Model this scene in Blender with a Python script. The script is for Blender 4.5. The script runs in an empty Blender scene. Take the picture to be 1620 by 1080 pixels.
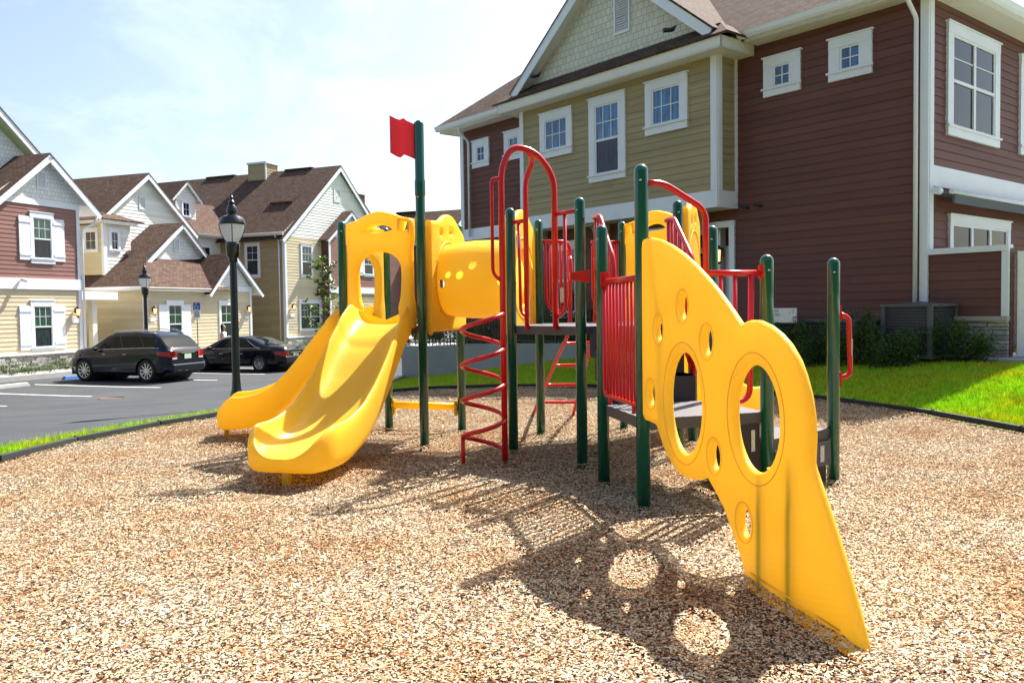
import bpy, bmesh, math, random
import numpy as np
from math import sin, cos, tan, pi, radians, sqrt, atan2, hypot
from mathutils import Vector, Matrix, noise
from mathutils.geometry import delaunay_2d_cdt
random.seed(7)
S = bpy.context.scene
C = S.collection

# ------------------------------------------------------------------ camera
cam_d = bpy.data.cameras.new('camera'); cam = bpy.data.objects.new('camera', cam_d); C.objects.link(cam)
S.camera = cam
cam.location = (0, 0, 1.45)
cam_d.sensor_width = 36; cam_d.lens = 1310 / 1620 * 36
cam_d.clip_start = .05; cam_d.clip_end = 3000
cam.rotation_euler = (Matrix.Rotation(radians(90 - 2.25), 3, 'X') @ Matrix.Rotation(radians(-.8), 3, 'Z')).to_euler()
# ------------------------------------------------------------------ light
EL = radians(50.5); AZ = radians(53.3)               # sun: behind and right of the playground
sunv = Vector((cos(AZ) * cos(EL), sin(AZ) * cos(EL), sin(EL)))
sd = bpy.data.lights.new('sun', 'SUN'); sd.energy = 5.0; sd.angle = radians(.5); sd.color = (1, .965, .9)
so = bpy.data.objects.new('sun', sd); C.objects.link(so); so.rotation_euler = sunv.to_track_quat('Z', 'Y').to_euler()
so.location = (20, 20, 30)
W = bpy.data.worlds.new('World'); S.world = W; W.use_nodes = True
wt = W.node_tree; bg = wt.nodes['Background']; bg.inputs[1].default_value = .082
sky = wt.nodes.new('ShaderNodeTexSky'); sky.sky_type = 'NISHITA'; sky.sun_disc = False
sky.sun_elevation = EL; sky.sun_rotation = pi / 2 - AZ; sky.air_density = 1.0; sky.dust_density = 2.6; sky.ozone_density = .6
# thin cirrus, part of the sky itself
tc = wt.nodes.new('ShaderNodeTexCoord'); mp = wt.nodes.new('ShaderNodeMapping'); mp.inputs['Scale'].default_value = (3.0, 1.3, 5.0)
mp.inputs['Rotation'].default_value = (0.3, 0.5, 0.4)
nz = wt.nodes.new('ShaderNodeTexNoise'); nz.inputs['Scale'].default_value = 1.9; nz.inputs['Detail'].default_value = 9; nz.inputs['Roughness'].default_value = .62; nz.inputs['Distortion'].default_value = .5
rp = wt.nodes.new('ShaderNodeValToRGB'); rp.color_ramp.elements[0].position = .47; rp.color_ramp.elements[1].position = .72
mx = wt.nodes.new('ShaderNodeMix'); mx.data_type = 'RGBA'; mx.inputs['B'].default_value = (11, 11.6, 12, 1)
mlt = wt.nodes.new('ShaderNodeMath'); mlt.operation = 'MULTIPLY'; mlt.inputs[1].default_value = .14
L_ = wt.links.new
L_(tc.outputs['Generated'], mp.inputs[0]); L_(mp.outputs[0], nz.inputs['Vector']); L_(nz.outputs['Fac'], rp.inputs[0])
L_(rp.outputs[0], mlt.inputs[0]); L_(mlt.outputs[0], mx.inputs['Factor']); L_(sky.outputs[0], mx.inputs['A']); L_(mx.outputs['Result'], bg.inputs[0])
S.render.engine = 'CYCLES'
S.view_settings.view_transform = 'Standard'; S.view_settings.look = 'None'; S.view_settings.gamma = 1
S.view_settings.exposure = 1.45
S.cycles.max_bounces = 8; S.cycles.diffuse_bounces = 3; S.cycles.transparent_max_bounces = 8

# ------------------------------------------------------------------ materials
def mat(name, col, rough=.6, metal=0., coat=0., ior=1.45, trans=None):
    m = bpy.data.materials.new(name); m.use_nodes = True
    p = m.node_tree.nodes['Principled BSDF']
    p.inputs['Base Color'].default_value = (*col, 1); p.inputs['Roughness'].default_value = rough
    p.inputs['Metallic'].default_value = metal; p.inputs['Coat Weight'].default_value = coat; p.inputs['Coat Roughness'].default_value = .08
    p.inputs['IOR'].default_value = ior
    m['p'] = 1
    return m
def N(m, t, **k):
    n = m.node_tree.nodes.new(t)
    for a, b in k.items():
        if a in n.inputs: n.inputs[a].default_value = b
        else: setattr(n, a, b)
    return n
def LK(m, a, b): m.node_tree.links.new(a, b)
def P(m): return m.node_tree.nodes['Principled BSDF']
def coords(m, kind='Object', scale=(1, 1, 1), rot=(0, 0, 0)):
    t = N(m, 'ShaderNodeTexCoord'); mpp = N(m, 'ShaderNodeMapping'); mpp.inputs['Scale'].default_value = scale; mpp.inputs['Rotation'].default_value = rot
    LK(m, t.outputs[kind], mpp.inputs[0]); return mpp.outputs[0]
def noise_t(m, vec, scale, detail=4, rough=.55):
    n = N(m, 'ShaderNodeTexNoise'); n.inputs['Scale'].default_value = scale; n.inputs['Detail'].default_value = detail; n.inputs['Roughness'].default_value = rough
    if vec: LK(m, vec, n.inputs['Vector'])
    return n.outputs['Fac']
def ramp(m, fac, stops, mode='LINEAR'):
    r = N(m, 'ShaderNodeValToRGB'); cr = r.color_ramp; cr.interpolation = mode
    while len(cr.elements) < len(stops): cr.elements.new(.5)
    for e, (p_, c_) in zip(cr.elements, stops):
        e.position = p_; e.color = (*c_, 1) if len(c_) == 3 else c_
    LK(m, fac, r.inputs[0]); return r.outputs[0]
def bump(m, h, strength=.3, dist=.01, prev=None):
    b = N(m, 'ShaderNodeBump'); b.inputs['Strength'].default_value = strength; b.inputs['Distance'].default_value = dist
    LK(m, h, b.inputs['Height'])
    if prev: LK(m, prev, b.inputs['Normal'])
    return b.outputs[0]
def vary(m, col, amt=.12, scale=3, vec=None, detail=5):
    """slight mottling of the base colour"""
    vec = vec or coords(m)
    f = noise_t(m, vec, scale, detail)
    o = ramp(m, f, [(.25, tuple(c * (1 - amt) for c in col)), (.75, tuple(min(1, c * (1 + amt)) for c in col))])
    LK(m, o, P(m).inputs['Base Color']); return o
M = {}
def siding_mat(name, col):
    m = mat(name, col, .55); v = coords(m, 'UV', (.5, 1.3, 1)); o_ = vary(m, col, .10, 1.1, v); bk = N(m, 'ShaderNodeTexBrick'); bk.inputs['Scale'].default_value = 1; bk.inputs['Brick Width'].default_value = 3.66; bk.inputs['Row Height'].default_value = .168; bk.inputs['Mortar Size'].default_value = 0; bk.offset = .37
    bk.inputs['Color1'].default_value = (.9, .9, .9, 1); bk.inputs['Color2'].default_value = (1.08, 1.08, 1.08, 1); LK(m, coords(m, 'UV'), bk.inputs['Vector']); x_ = N(m, 'ShaderNodeMix', data_type='RGBA', blend_type='MULTIPLY'); x_.inputs['Factor'].default_value = 1; LK(m, o_, x_.inputs['A']); LK(m, bk.outputs['Color'], x_.inputs['B']); LK(m, x_.outputs['Result'], P(m).inputs['Base Color'])
    w = coords(m, 'UV', (2, 60, 1)); n = noise_t(m, w, 6, 6); LK(m, bump(m, n, .25, .004), P(m).inputs['Normal']); return m
M['maroon'] = siding_mat('maroon_siding', (.145, .058, .047))
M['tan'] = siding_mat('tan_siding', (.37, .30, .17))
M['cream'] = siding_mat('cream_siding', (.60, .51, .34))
M['pale'] = siding_mat('pale_siding', (.76, .76, .73))
M['rose'] = siding_mat('rose_siding', (.25, .12, .10))
M['trim'] = mat('white_trim', (.77, .80, .86), .45); vary(M['trim'], (.77, .80, .86), .04, 2)
M['soffit'] = mat('soffit', (.76, .73, .66), .6)
m = M['soffit']; w_ = N(m, 'ShaderNodeTexWave', wave_type='BANDS'); LK(m, coords(m, 'UV', (1, 1, 1)), w_.inputs['Vector']); w_.inputs['Scale'].default_value = 3.2
LK(m, bump(m, w_.outputs['Fac'], .5, .01), P(m).inputs['Normal'])
def shake_mat(name, col):
    m = mat(name, col, .65); b = N(m, 'ShaderNodeTexBrick'); b.inputs['Scale'].default_value = 1
    b.inputs['Brick Width'].default_value = .17; b.inputs['Row Height'].default_value = .17; b.inputs['Mortar Size'].default_value = .006; b.offset = .37
    b.inputs['Color1'].default_value = (*[c * .92 for c in col], 1); b.inputs['Color2'].default_value = (*[min(1, c * 1.05) for c in col], 1); b.inputs['Mortar'].default_value = (*[c * .45 for c in col], 1)
    LK(m, coords(m, 'UV'), b.inputs['Vector']); LK(m, b.outputs['Color'], P(m).inputs['Base Color'])
    LK(m, bump(m, b.outputs['Fac'], -.6, .012), P(m).inputs['Normal']); return m
M['shake_w'] = shake_mat('white_shake', (.78, .79, .78)); M['shake_g'] = shake_mat('cream_shake', (.66, .64, .54))
def roof_mat(name, c1, c2):
    m = mat(name, c1, .9); b = N(m, 'ShaderNodeTexBrick'); b.inputs['Scale'].default_value = 1
    b.inputs['Brick Width'].default_value = .23; b.inputs['Row Height'].default_value = .125; b.inputs['Mortar Size'].default_value = .008; b.offset = .43
    b.inputs['Color1'].default_value = (*c1, 1); b.inputs['Color2'].default_value = (*c2, 1); b.inputs['Mortar'].default_value = (*[c * .35 for c in c1], 1)
    uv = coords(m, 'UV'); LK(m, uv, b.inputs['Vector'])
    f = noise_t(m, uv, 9, 3); mxx = N(m, 'ShaderNodeMix', data_type='RGBA', blend_type='MULTIPLY'); mxx.inputs['Factor'].default_value = .8
    LK(m, b.outputs['Color'], mxx.inputs['A']); LK(m, ramp(m, f, [(.3, (.6, .58, .56)), (.5, (1, 1, 1)), (.7, (1.35, 1.3, 1.25))]), mxx.inputs['B'])
    LK(m, mxx.outputs['Result'], P(m).inputs['Base Color'])
    nf = noise_t(m, uv, 300, 2); b1 = bump(m, nf, .3, .004); LK(m, bump(m, b.outputs['Fac'], -.7, .012, b1), P(m).inputs['Normal']); return m
M['roof'] = roof_mat('brown_shingles', (.078, .048, .036), (.125, .082, .063))
M['asphalt'] = m = mat('asphalt', (.1, .1, .1), .85)
v = coords(m); f1 = noise_t(m, v, .35, 6, .6); f2 = noise_t(m, v, 130, 3)
vs = coords(m, 'Object', (.25, 2.4, 1), (0, 0, radians(-20))); f3 = noise_t(m, vs, 1.6, 6, .7)
c1 = ramp(m, f1, [(.3, (.052, .055, .059)), (.7, (.074, .079, .085))]); c2 = ramp(m, f2, [(.35, (.55, .55, .55)), (.75, (1.5, 1.5, 1.5))])
mm = N(m, 'ShaderNodeMix', data_type='RGBA', blend_type='MULTIPLY'); mm.inputs['Factor'].default_value = .8; LK(m, c1, mm.inputs['A']); LK(m, c2, mm.inputs['B'])
m2 = N(m, 'ShaderNodeMix', data_type='RGBA', blend_type='MULTIPLY'); m2.inputs['Factor'].default_value = .8; LK(m, mm.outputs['Result'], m2.inputs['A']); LK(m, ramp(m, f3, [(.35, (.78, .78, .78)), (.55, (1.05, 1.05, 1.05)), (.72, (1.3, 1.3, 1.3))]), m2.inputs['B'])
st = noise_t(m, coords(m, 'Object', (1, 1, 1)), 1.1, 3, .5); m3 = N(m, 'ShaderNodeMix', data_type='RGBA', blend_type='MULTIPLY'); m3.inputs['Factor'].default_value = 1; LK(m, m2.outputs['Result'], m3.inputs['A']); LK(m, ramp(m, st, [(.27, (.6, .6, .62)), (.33, (1, 1, 1))]), m3.inputs['B'])
LK(m, m3.outputs['Result'], P(m).inputs['Base Color']); LK(m, bump(m, f2, .6, .006), P(m).inputs['Normal'])
def rough_mat(name, col, amt, scale, bs=.4, bd=.005, r=.85):
    m = mat(name, col, r); v = coords(m); vary(m, col, amt, scale, v); LK(m, bump(m, noise_t(m, v, scale * 14, 5), bs, bd), P(m).inputs['Normal']); return m
M['concrete'] = rough_mat('concrete', (.42, .41, .39), .10, 2.5)
M['stucco'] = rough_mat('stucco_wall', (.34, .35, .32), .10, 1.6, .6)
M['linepaint'] = rough_mat('line_paint', (.72, .72, .70), .16, 8)
M['bluepaint'] = rough_mat('blue_paint', (.05, .16, .45), .1, 4)
M['soil'] = rough_mat('mulch_soil', (.045, .025, .018), .5, 9, 1, .03, 1)
M['lawn'] = m = mat('lawn_ground', (.06, .12, .01), .9)
v = coords(m); LK(m, ramp(m, noise_t(m, v, 26, 6, .7), [(.3, (.045, .085, .006)), (.55, (.085, .15, .012)), (.75, (.13, .18, .03))]), P(m).inputs['Base Color']); LK(m, bump(m, noise_t(m, v, 60, 4), 1, .03), P(m).inputs['Normal'])
M['blade'] = m = mat('grass_blade', (.1, .2, .02), .5)
oi = N(m, 'ShaderNodeObjectInfo'); g_ = N(m, 'ShaderNodeNewGeometry'); n1 = noise_t(m, g_.outputs['Position'], 9, 4, .7); n2 = noise_t(m, g_.outputs['Position'], 1.1, 3, .6); xa = N(m, 'ShaderNodeMix', data_type='RGBA', blend_type='MULTIPLY'); xa.inputs['Factor'].default_value = 1; LK(m, ramp(m, n1, [(.3, (.6, .7, .7)), (.45, (1.35, 1.45, 1.1)), (.7, (1.8, 1.95, 1.5))]), xa.inputs['A']); LK(m, ramp(m, n2, [(.35, (1.15, .95, .9)), (.6, (.92, 1.05, 1))]), xa.inputs['B'])
xb = N(m, 'ShaderNodeMix', data_type='RGBA', blend_type='MULTIPLY'); xb.inputs['Factor'].default_value = 1; LK(m, xa.outputs['Result'], xb.inputs['B']); LK(m, xb.outputs['Result'], P(m).inputs['Base Color'])
LK(m, ramp(m, oi.outputs['Random'], [(0, (.22, .31, .010)), (.4, (.33, .44, .014)), (.75, (.46, .53, .03)), (1, (.60, .54, .12))]), xb.inputs['A'])
def add_translucent(m, fac, colmul, src=None):
    """thin leaf / thin plastic: part of the light goes through"""
    nt = m.node_tree; p = P(m); out = nt.nodes['Material Output']; tr = nt.nodes.new('ShaderNodeBsdfTranslucent'); ms = nt.nodes.new('ShaderNodeMixShader'); ms.inputs[0].default_value = fac
    if src: nt.links.new(src, tr.inputs[0])
    else: tr.inputs[0].default_value = (*colmul, 1)
    nt.links.new(p.outputs[0], ms.inputs[1]); nt.links.new(tr.outputs[0], ms.inputs[2]); nt.links.new(ms.outputs[0], out.inputs[0])
add_translucent(M['blade'], .5, (.62, .78, .04), xb.outputs['Result'])
def chips_ramp(m, f):
    return ramp(m, f, [(0, (.48, .35, .22)), (.13, (.62, .51, .37)), (.29, (.38, .17, .08)), (.40, (.74, .65, .51)), (.53, (.26, .11, .05)), (.63, (.52, .38, .24)), (.74, (.46, .43, .40)), (.84, (.65, .54, .38)), (.945, (.06, .035, .025))], 'CONSTANT')
def chip_tint(m, src):
    f = noise_t(m, coords(m, 'Object', (1, 1, 1)) if m.name != 'wood_chip' else None, .9, 5, .65)
    if m.name == 'wood_chip': g_ = N(m, 'ShaderNodeNewGeometry'); LK(m, g_.outputs['Position'], f.node.inputs['Vector'])
    x_ = N(m, 'ShaderNodeMix', data_type='RGBA', blend_type='MULTIPLY'); x_.inputs['Factor'].default_value = 1; LK(m, src, x_.inputs['A'])
    LK(m, ramp(m, f, [(.34, (.80, .62, .44)), (.45, (.97, .90, .78)), (.56, (1, 1.01, .95)), (.68, (1.02, 1.07, 1.06))]), x_.inputs['B']); return x_.outputs['Result']
M['chip'] = m = mat('wood_chip', (.5, .35, .2), .8)
oi = N(m, 'ShaderNodeObjectInfo'); LK(m, chip_tint(m, chips_ramp(m, oi.outputs['Random'])), P(m).inputs['Base Color'])
M['chipbed'] = m = mat('wood_chip_ground', (.4, .27, .16), .95)
v = coords(m, 'Object', (1, 1.6, 1)); vo = N(m, 'ShaderNodeTexVoronoi'); vo.inputs['Scale'].default_value = 62; LK(m, v, vo.inputs['Vector'])
sp = N(m, 'ShaderNodeSeparateColor'); LK(m, vo.outputs['Color'], sp.inputs[0])
mm = N(m, 'ShaderNodeMix', data_type='RGBA', blend_type='MULTIPLY'); mm.inputs['Factor'].default_value = 1; LK(m, chips_ramp(m, sp.outputs[0]), mm.inputs['A']); LK(m, ramp(m, vo.outputs['Distance'], [(.2, (.75, .75, .75)), (.6, (.18, .15, .12))]), mm.inputs['B'])
LK(m, chip_tint(m, mm.outputs['Result']), P(m).inputs['Base Color']); LK(m, bump(m, vo.outputs['Distance'], -1, .02), P(m).inputs['Normal'])
# playground plastics and paint
M['yellow'] = m = mat('yellow_plastic', (.97, .62, .03), .36)
v = coords(m); f = noise_t(m, v, 2.2, 5); f9 = noise_t(m, coords(m, 'Object', (14, 14, 2.5)), 1.6, 8, .75); sc_ = N(m, 'ShaderNodeMix', data_type='RGBA', blend_type='MULTIPLY'); sc_.inputs['Factor'].default_value = 1
LK(m, ramp(m, f, [(.3, (.98, .69, .06)), (.7, (1, .75, .08))]), sc_.inputs['A']); LK(m, ramp(m, f9, [(.30, (.80, .76, .9)), (.38, (1, 1, 1))]), sc_.inputs['B']); LK(m, sc_.outputs['Result'], P(m).inputs['Base Color']); LK(m, ramp(m, f9, [(.35, (.5, .5, .5)), (.6, (.33, .33, .33))]), P(m).inputs['Roughness'])
LK(m, bump(m, noise_t(m, v, 420, 2), .05, .002), P(m).inputs['Normal']); add_translucent(m, .44, (1, .68, .06))
M['yellow_ribbed'] = m = M['yellow'].copy(); m.name = 'yellow_ribbed_plastic'
w_ = N(m, 'ShaderNodeTexWave', wave_type='RINGS', rings_direction='Y'); w_.inputs['Scale'].default_value = 16; w_.inputs['Distortion'].default_value = 0
t_ = N(m, 'ShaderNodeTexCoord'); mp_ = N(m, 'ShaderNodeMapping'); mp_.inputs['Location'].default_value = (-.1, 0, -.9); LK(m, t_.outputs['Object'], mp_.inputs[0]); LK(m, mp_.outputs[0], w_.inputs['Vector'])
LK(m, bump(m, w_.outputs['Fac'], .16, .003), P(m).inputs['Normal'])
M['green'] = mat('green_post_paint', (.003, .095, .062), .22, coat=.6)
M['red'] = mat('red_tube_paint', (.62, .008, .012), .28, coat=.25)
M['redpanel'] = mat('red_flag_plastic', (.66, .07, .10), .5); add_translucent(M['redpanel'], .35, (.85, .09, .12))
M['deck'] = m = mat('deck_coating', (.085, .078, .085), .5); LK(m, bump(m, noise_t(m, coords(m), 120, 2), .4, .003), P(m).inputs['Normal'])
M['decktop'] = m = mat('deck_perforated', (.16, .155, .165), .42)
vo = N(m, 'ShaderNodeTexVoronoi'); vo.inputs['Scale'].default_value = 32; vo.inputs['Randomness'].default_value = 0; LK(m, coords(m), vo.inputs['Vector'])
LK(m, ramp(m, vo.outputs['Distance'], [(.3, (.02, .02, .02)), (.4, (.18, .175, .185))]), P(m).inputs['Base Color'])
M['slate'] = mat('step_coating', (.035, .04, .06), .5); M['brownpanel'] = mat('brown_step_panel', (.032, .027, .027), .6)
M['bolt'] = mat('bolt_steel', (.6, .6, .6), .25, 1.)
M['sticker'] = m = mat('warning_sticker', (.75, .74, .68), .5)
w_ = N(m, 'ShaderNodeTexNoise'); w_.inputs['Scale'].default_value = 70; LK(m, coords(m, 'UV', (1, 3, 1)), w_.inputs['Vector']); LK(m, ramp(m, w_.outputs['Fac'], [(.48, (.78, .77, .70)), (.52, (.45, .43, .40))]), P(m).inputs['Base Color'])
M['blackmetal'] = mat('black_painted_metal', (.012, .014, .016), .3, coat=.4)
M['polegreen'] = mat('dark_lamp_paint', (.012, .018, .022), .35, coat=.3)
M['border'] = rough_mat('border_plastic', (.03, .035, .032), .3, 6, .3)
M['lampglass'] = m = mat('lamp_glass', (.62, .66, .68), .25); add_translucent(m, .75, (1, 1, 1)); P(m).inputs['Base Color'].default_value = (.85, .88, .9, 1)
w_ = N(m, 'ShaderNodeTexWave'); w_.inputs['Scale'].default_value = 6; LK(m, coords(m, 'UV'), w_.inputs['Vector']); LK(m, bump(m, w_.outputs['Fac'], .5, .01), P(m).inputs['Normal'])
def glass_mat(name, c1, c2, ior=1.7):
    m = mat(name, c1, .04, ior=ior); w = N(m, 'ShaderNodeTexWave', bands_direction='Y'); w.inputs['Scale'].default_value = 5.5; w.inputs['Distortion'].default_value = .3
    LK(m, coords(m, 'UV'), w.inputs['Vector']); o_ = N(m, 'ShaderNodeObjectInfo'); x_ = N(m, 'ShaderNodeMix', data_type='RGBA', blend_type='MULTIPLY'); x_.inputs['Factor'].default_value = 1; LK(m, ramp(m, w.outputs['Fac'], [(.3, c1), (.8, c2)]), x_.inputs['A'])
    LK(m, ramp(m, o_.outputs['Random'], [(0, (.55, .55, .6)), (.5, (1, 1, 1)), (1, (1.5, 1.45, 1.35))]), x_.inputs['B']); cu_ = noise_t(m, coords(m, 'UV', (9, 1.2, 1)), 1.5, 3); y_ = N(m, 'ShaderNodeMix', data_type='RGBA', blend_type='MULTIPLY'); y_.inputs['Factor'].default_value = 1; LK(m, x_.outputs['Result'], y_.inputs['A']); LK(m, ramp(m, cu_, [(.35, (.5, .5, .5)), (.65, (1.5, 1.5, 1.5))]), y_.inputs['B']); LK(m, y_.outputs['Result'], P(m).inputs['Base Color']); return m
M['glass_blue'] = glass_mat('window_glass_blinds', (.022, .085, .21), (.04, .13, .29))
M['glass_dark'] = glass_mat('window_glass_screen', (.010, .014, .026), (.016, .022, .036), 1.5)
M['glass_green'] = glass_mat('window_glass_green', (.006, .032, .022), (.022, .085, .06))  # green stands in for trees mirrored in the panes, put into base colour
M['glass_r'] = glass_mat('window_glass_grille', (.006, .010, .010), (.016, .026, .022), 1.5)
M['stone'] = m = mat('ledge_stone', (.4, .38, .36), .85)
gi = N(m, 'ShaderNodeNewGeometry'); r_ = ramp(m, gi.outputs['Random Per Island'], [(0, (.26, .25, .25)), (.3, (.50, .46, .42)), (.55, (.36, .31, .28)), (.8, (.62, .58, .53)), (1, (.30, .33, .38))])
mm = N(m, 'ShaderNodeMix', data_type='RGBA', blend_type='MULTIPLY'); mm.inputs['Factor'].default_value = .7; LK(m, r_, mm.inputs['A']); LK(m, ramp(m, noise_t(m, coords(m), 14, 5), [(.3, (.6, .6, .6)), (.7, (1.25, 1.25, 1.25))]), mm.inputs['B']); LK(m, mm.outputs['Result'], P(m).inputs['Base Color'])
LK(m, bump(m, noise_t(m, coords(m), 30, 5), .8, .02), P(m).inputs['Normal'])
M['capstone'] = rough_mat('cap_stone', (.42, .39, .35), .15, 5)
def leaf_mat(name, stops):
    m = mat(name, (.05, .1, .02), .4); gi = N(m, 'ShaderNodeNewGeometry'); o = ramp(m, gi.outputs['Random Per Island'], stops); LK(m, o, P(m).inputs['Base Color']); add_translucent(m, .22, (.12, .22, .03)); return m
M['leaf'] = leaf_mat('shrub_leaf', [(0, (.02, .05, .012)), (.5, (.045, .10, .02)), (1, (.09, .15, .03))])
M['leaf_mag'] = leaf_mat('magnolia_leaf', [(0, (.03, .06, .015)), (.45, (.08, .13, .025)), (.75, (.22, .24, .06)), (1, (.30, .20, .08))])
M['bark'] = rough_mat('bark', (.16, .12, .09), .3, 8, 1, .02)
M['carpaint'] = mat('dark_blue_car_paint', (.003, .006, .018), .15, .1, coat=.45)
M['carblack'] = mat('black_car_paint', (.006, .006, .009), .18, .2, coat=.6)
M['carwhite'] = mat('white_car_paint', (.7, .72, .74), .2, coat=1.)
M['carglass'] = mat('car_glass', (.006, .010, .011), .03, ior=1.45)
M['chrome'] = mat('chrome_trim', (.75, .76, .78), .12, 1.)
M['rim'] = mat('alloy_rim', (.55, .56, .58), .25, 1.)
M['tyre'] = mat('tyre_rubber', (.014, .014, .015), .75)
M['taillight'] = mat('tail_light', (.42, .008, .012), .12, coat=1.); M['taillight2'] = mat('clear_light', (.6, .6, .62), .12, coat=1.)
M['plate'] = mat('number_plate', (.55, .6, .56), .4); M['ac'] = rough_mat('condenser_grey', (.12, .125, .135), .08, 4, .2)
M['signwhite'] = mat('sign_white', (.78, .79, .80), .45); M['signblue'] = mat('sign_blue', (.02, .07, .42), .4); M['signtext'] = mat('sign_text', (.05, .08, .16), .5)
M['skin'] = mat('skin', (.50, .29, .20), .5); M['hair'] = mat('dark_hair', (.012, .009, .008), .4); M['top'] = mat('pale_pink_top', (.75, .60, .58), .7); M['jeans'] = mat('blue_trousers', (.05, .07, .14), .8)
M['amber'] = m = mat('lantern_glow', (.8, .6, .35), .5); P(m).inputs['Emission Color'].default_value = (1, .62, .28, 1); P(m).inputs['Emission Strength'].default_value = .6
M['iron'] = mat('iron_manhole', (.10, .055, .042), .8)
M['awning'] = rough_mat('awning_canvas', (.11, .115, .125), .05, 3)
M['yellow_metal'] = mat('yellow_steel', (.62, .40, .02), .35)

for k_, q_ in (('roof', .12), ('asphalt', .2), ('chip', .1), ('chipbed', .1), ('maroon', .3), ('tan', .3), ('lawn', .1), ('soil', .1), ('shake_w', .3), ('shake_g', .3), ('concrete', .3), ('leaf', .3), ('carglass', .22), ('glass_r', .35), ('carpaint', .3), ('carblack', .3)):
    P(M[k_]).inputs['Specular IOR Level'].default_value = q_
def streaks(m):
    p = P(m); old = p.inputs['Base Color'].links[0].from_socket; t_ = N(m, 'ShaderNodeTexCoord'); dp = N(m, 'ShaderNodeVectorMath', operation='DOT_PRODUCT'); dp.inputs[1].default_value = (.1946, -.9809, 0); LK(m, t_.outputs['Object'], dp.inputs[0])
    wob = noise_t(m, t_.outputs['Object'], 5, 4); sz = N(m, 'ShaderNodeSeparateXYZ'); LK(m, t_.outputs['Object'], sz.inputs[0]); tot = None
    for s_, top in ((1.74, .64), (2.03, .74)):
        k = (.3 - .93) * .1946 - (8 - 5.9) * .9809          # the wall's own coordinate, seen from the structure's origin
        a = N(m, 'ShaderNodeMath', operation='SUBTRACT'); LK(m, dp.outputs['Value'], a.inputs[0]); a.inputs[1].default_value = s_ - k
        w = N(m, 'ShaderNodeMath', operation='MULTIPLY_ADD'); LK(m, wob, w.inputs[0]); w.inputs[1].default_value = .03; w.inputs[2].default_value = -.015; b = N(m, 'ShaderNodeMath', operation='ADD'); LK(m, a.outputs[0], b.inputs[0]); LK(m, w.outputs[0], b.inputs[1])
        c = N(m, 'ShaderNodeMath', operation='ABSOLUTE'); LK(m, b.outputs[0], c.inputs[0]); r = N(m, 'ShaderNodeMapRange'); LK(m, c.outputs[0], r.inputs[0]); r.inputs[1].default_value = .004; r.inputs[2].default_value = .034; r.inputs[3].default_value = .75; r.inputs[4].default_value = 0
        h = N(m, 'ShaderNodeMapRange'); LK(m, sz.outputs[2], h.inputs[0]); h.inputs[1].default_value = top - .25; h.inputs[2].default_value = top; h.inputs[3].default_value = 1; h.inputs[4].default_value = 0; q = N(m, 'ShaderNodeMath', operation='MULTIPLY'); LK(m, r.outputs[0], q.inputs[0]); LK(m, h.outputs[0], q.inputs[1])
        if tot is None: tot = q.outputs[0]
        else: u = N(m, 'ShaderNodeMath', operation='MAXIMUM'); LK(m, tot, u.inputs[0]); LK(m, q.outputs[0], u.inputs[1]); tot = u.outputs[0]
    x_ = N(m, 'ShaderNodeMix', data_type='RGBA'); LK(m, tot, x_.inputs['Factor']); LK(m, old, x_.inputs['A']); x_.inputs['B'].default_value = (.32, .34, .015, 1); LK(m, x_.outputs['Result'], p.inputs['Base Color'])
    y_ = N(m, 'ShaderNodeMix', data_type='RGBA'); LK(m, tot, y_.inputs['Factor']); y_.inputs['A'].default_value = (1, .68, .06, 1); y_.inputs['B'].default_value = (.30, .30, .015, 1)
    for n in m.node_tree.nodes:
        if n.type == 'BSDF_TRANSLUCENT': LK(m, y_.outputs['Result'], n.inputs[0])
streaks(M['yellow_ribbed'])
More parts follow.
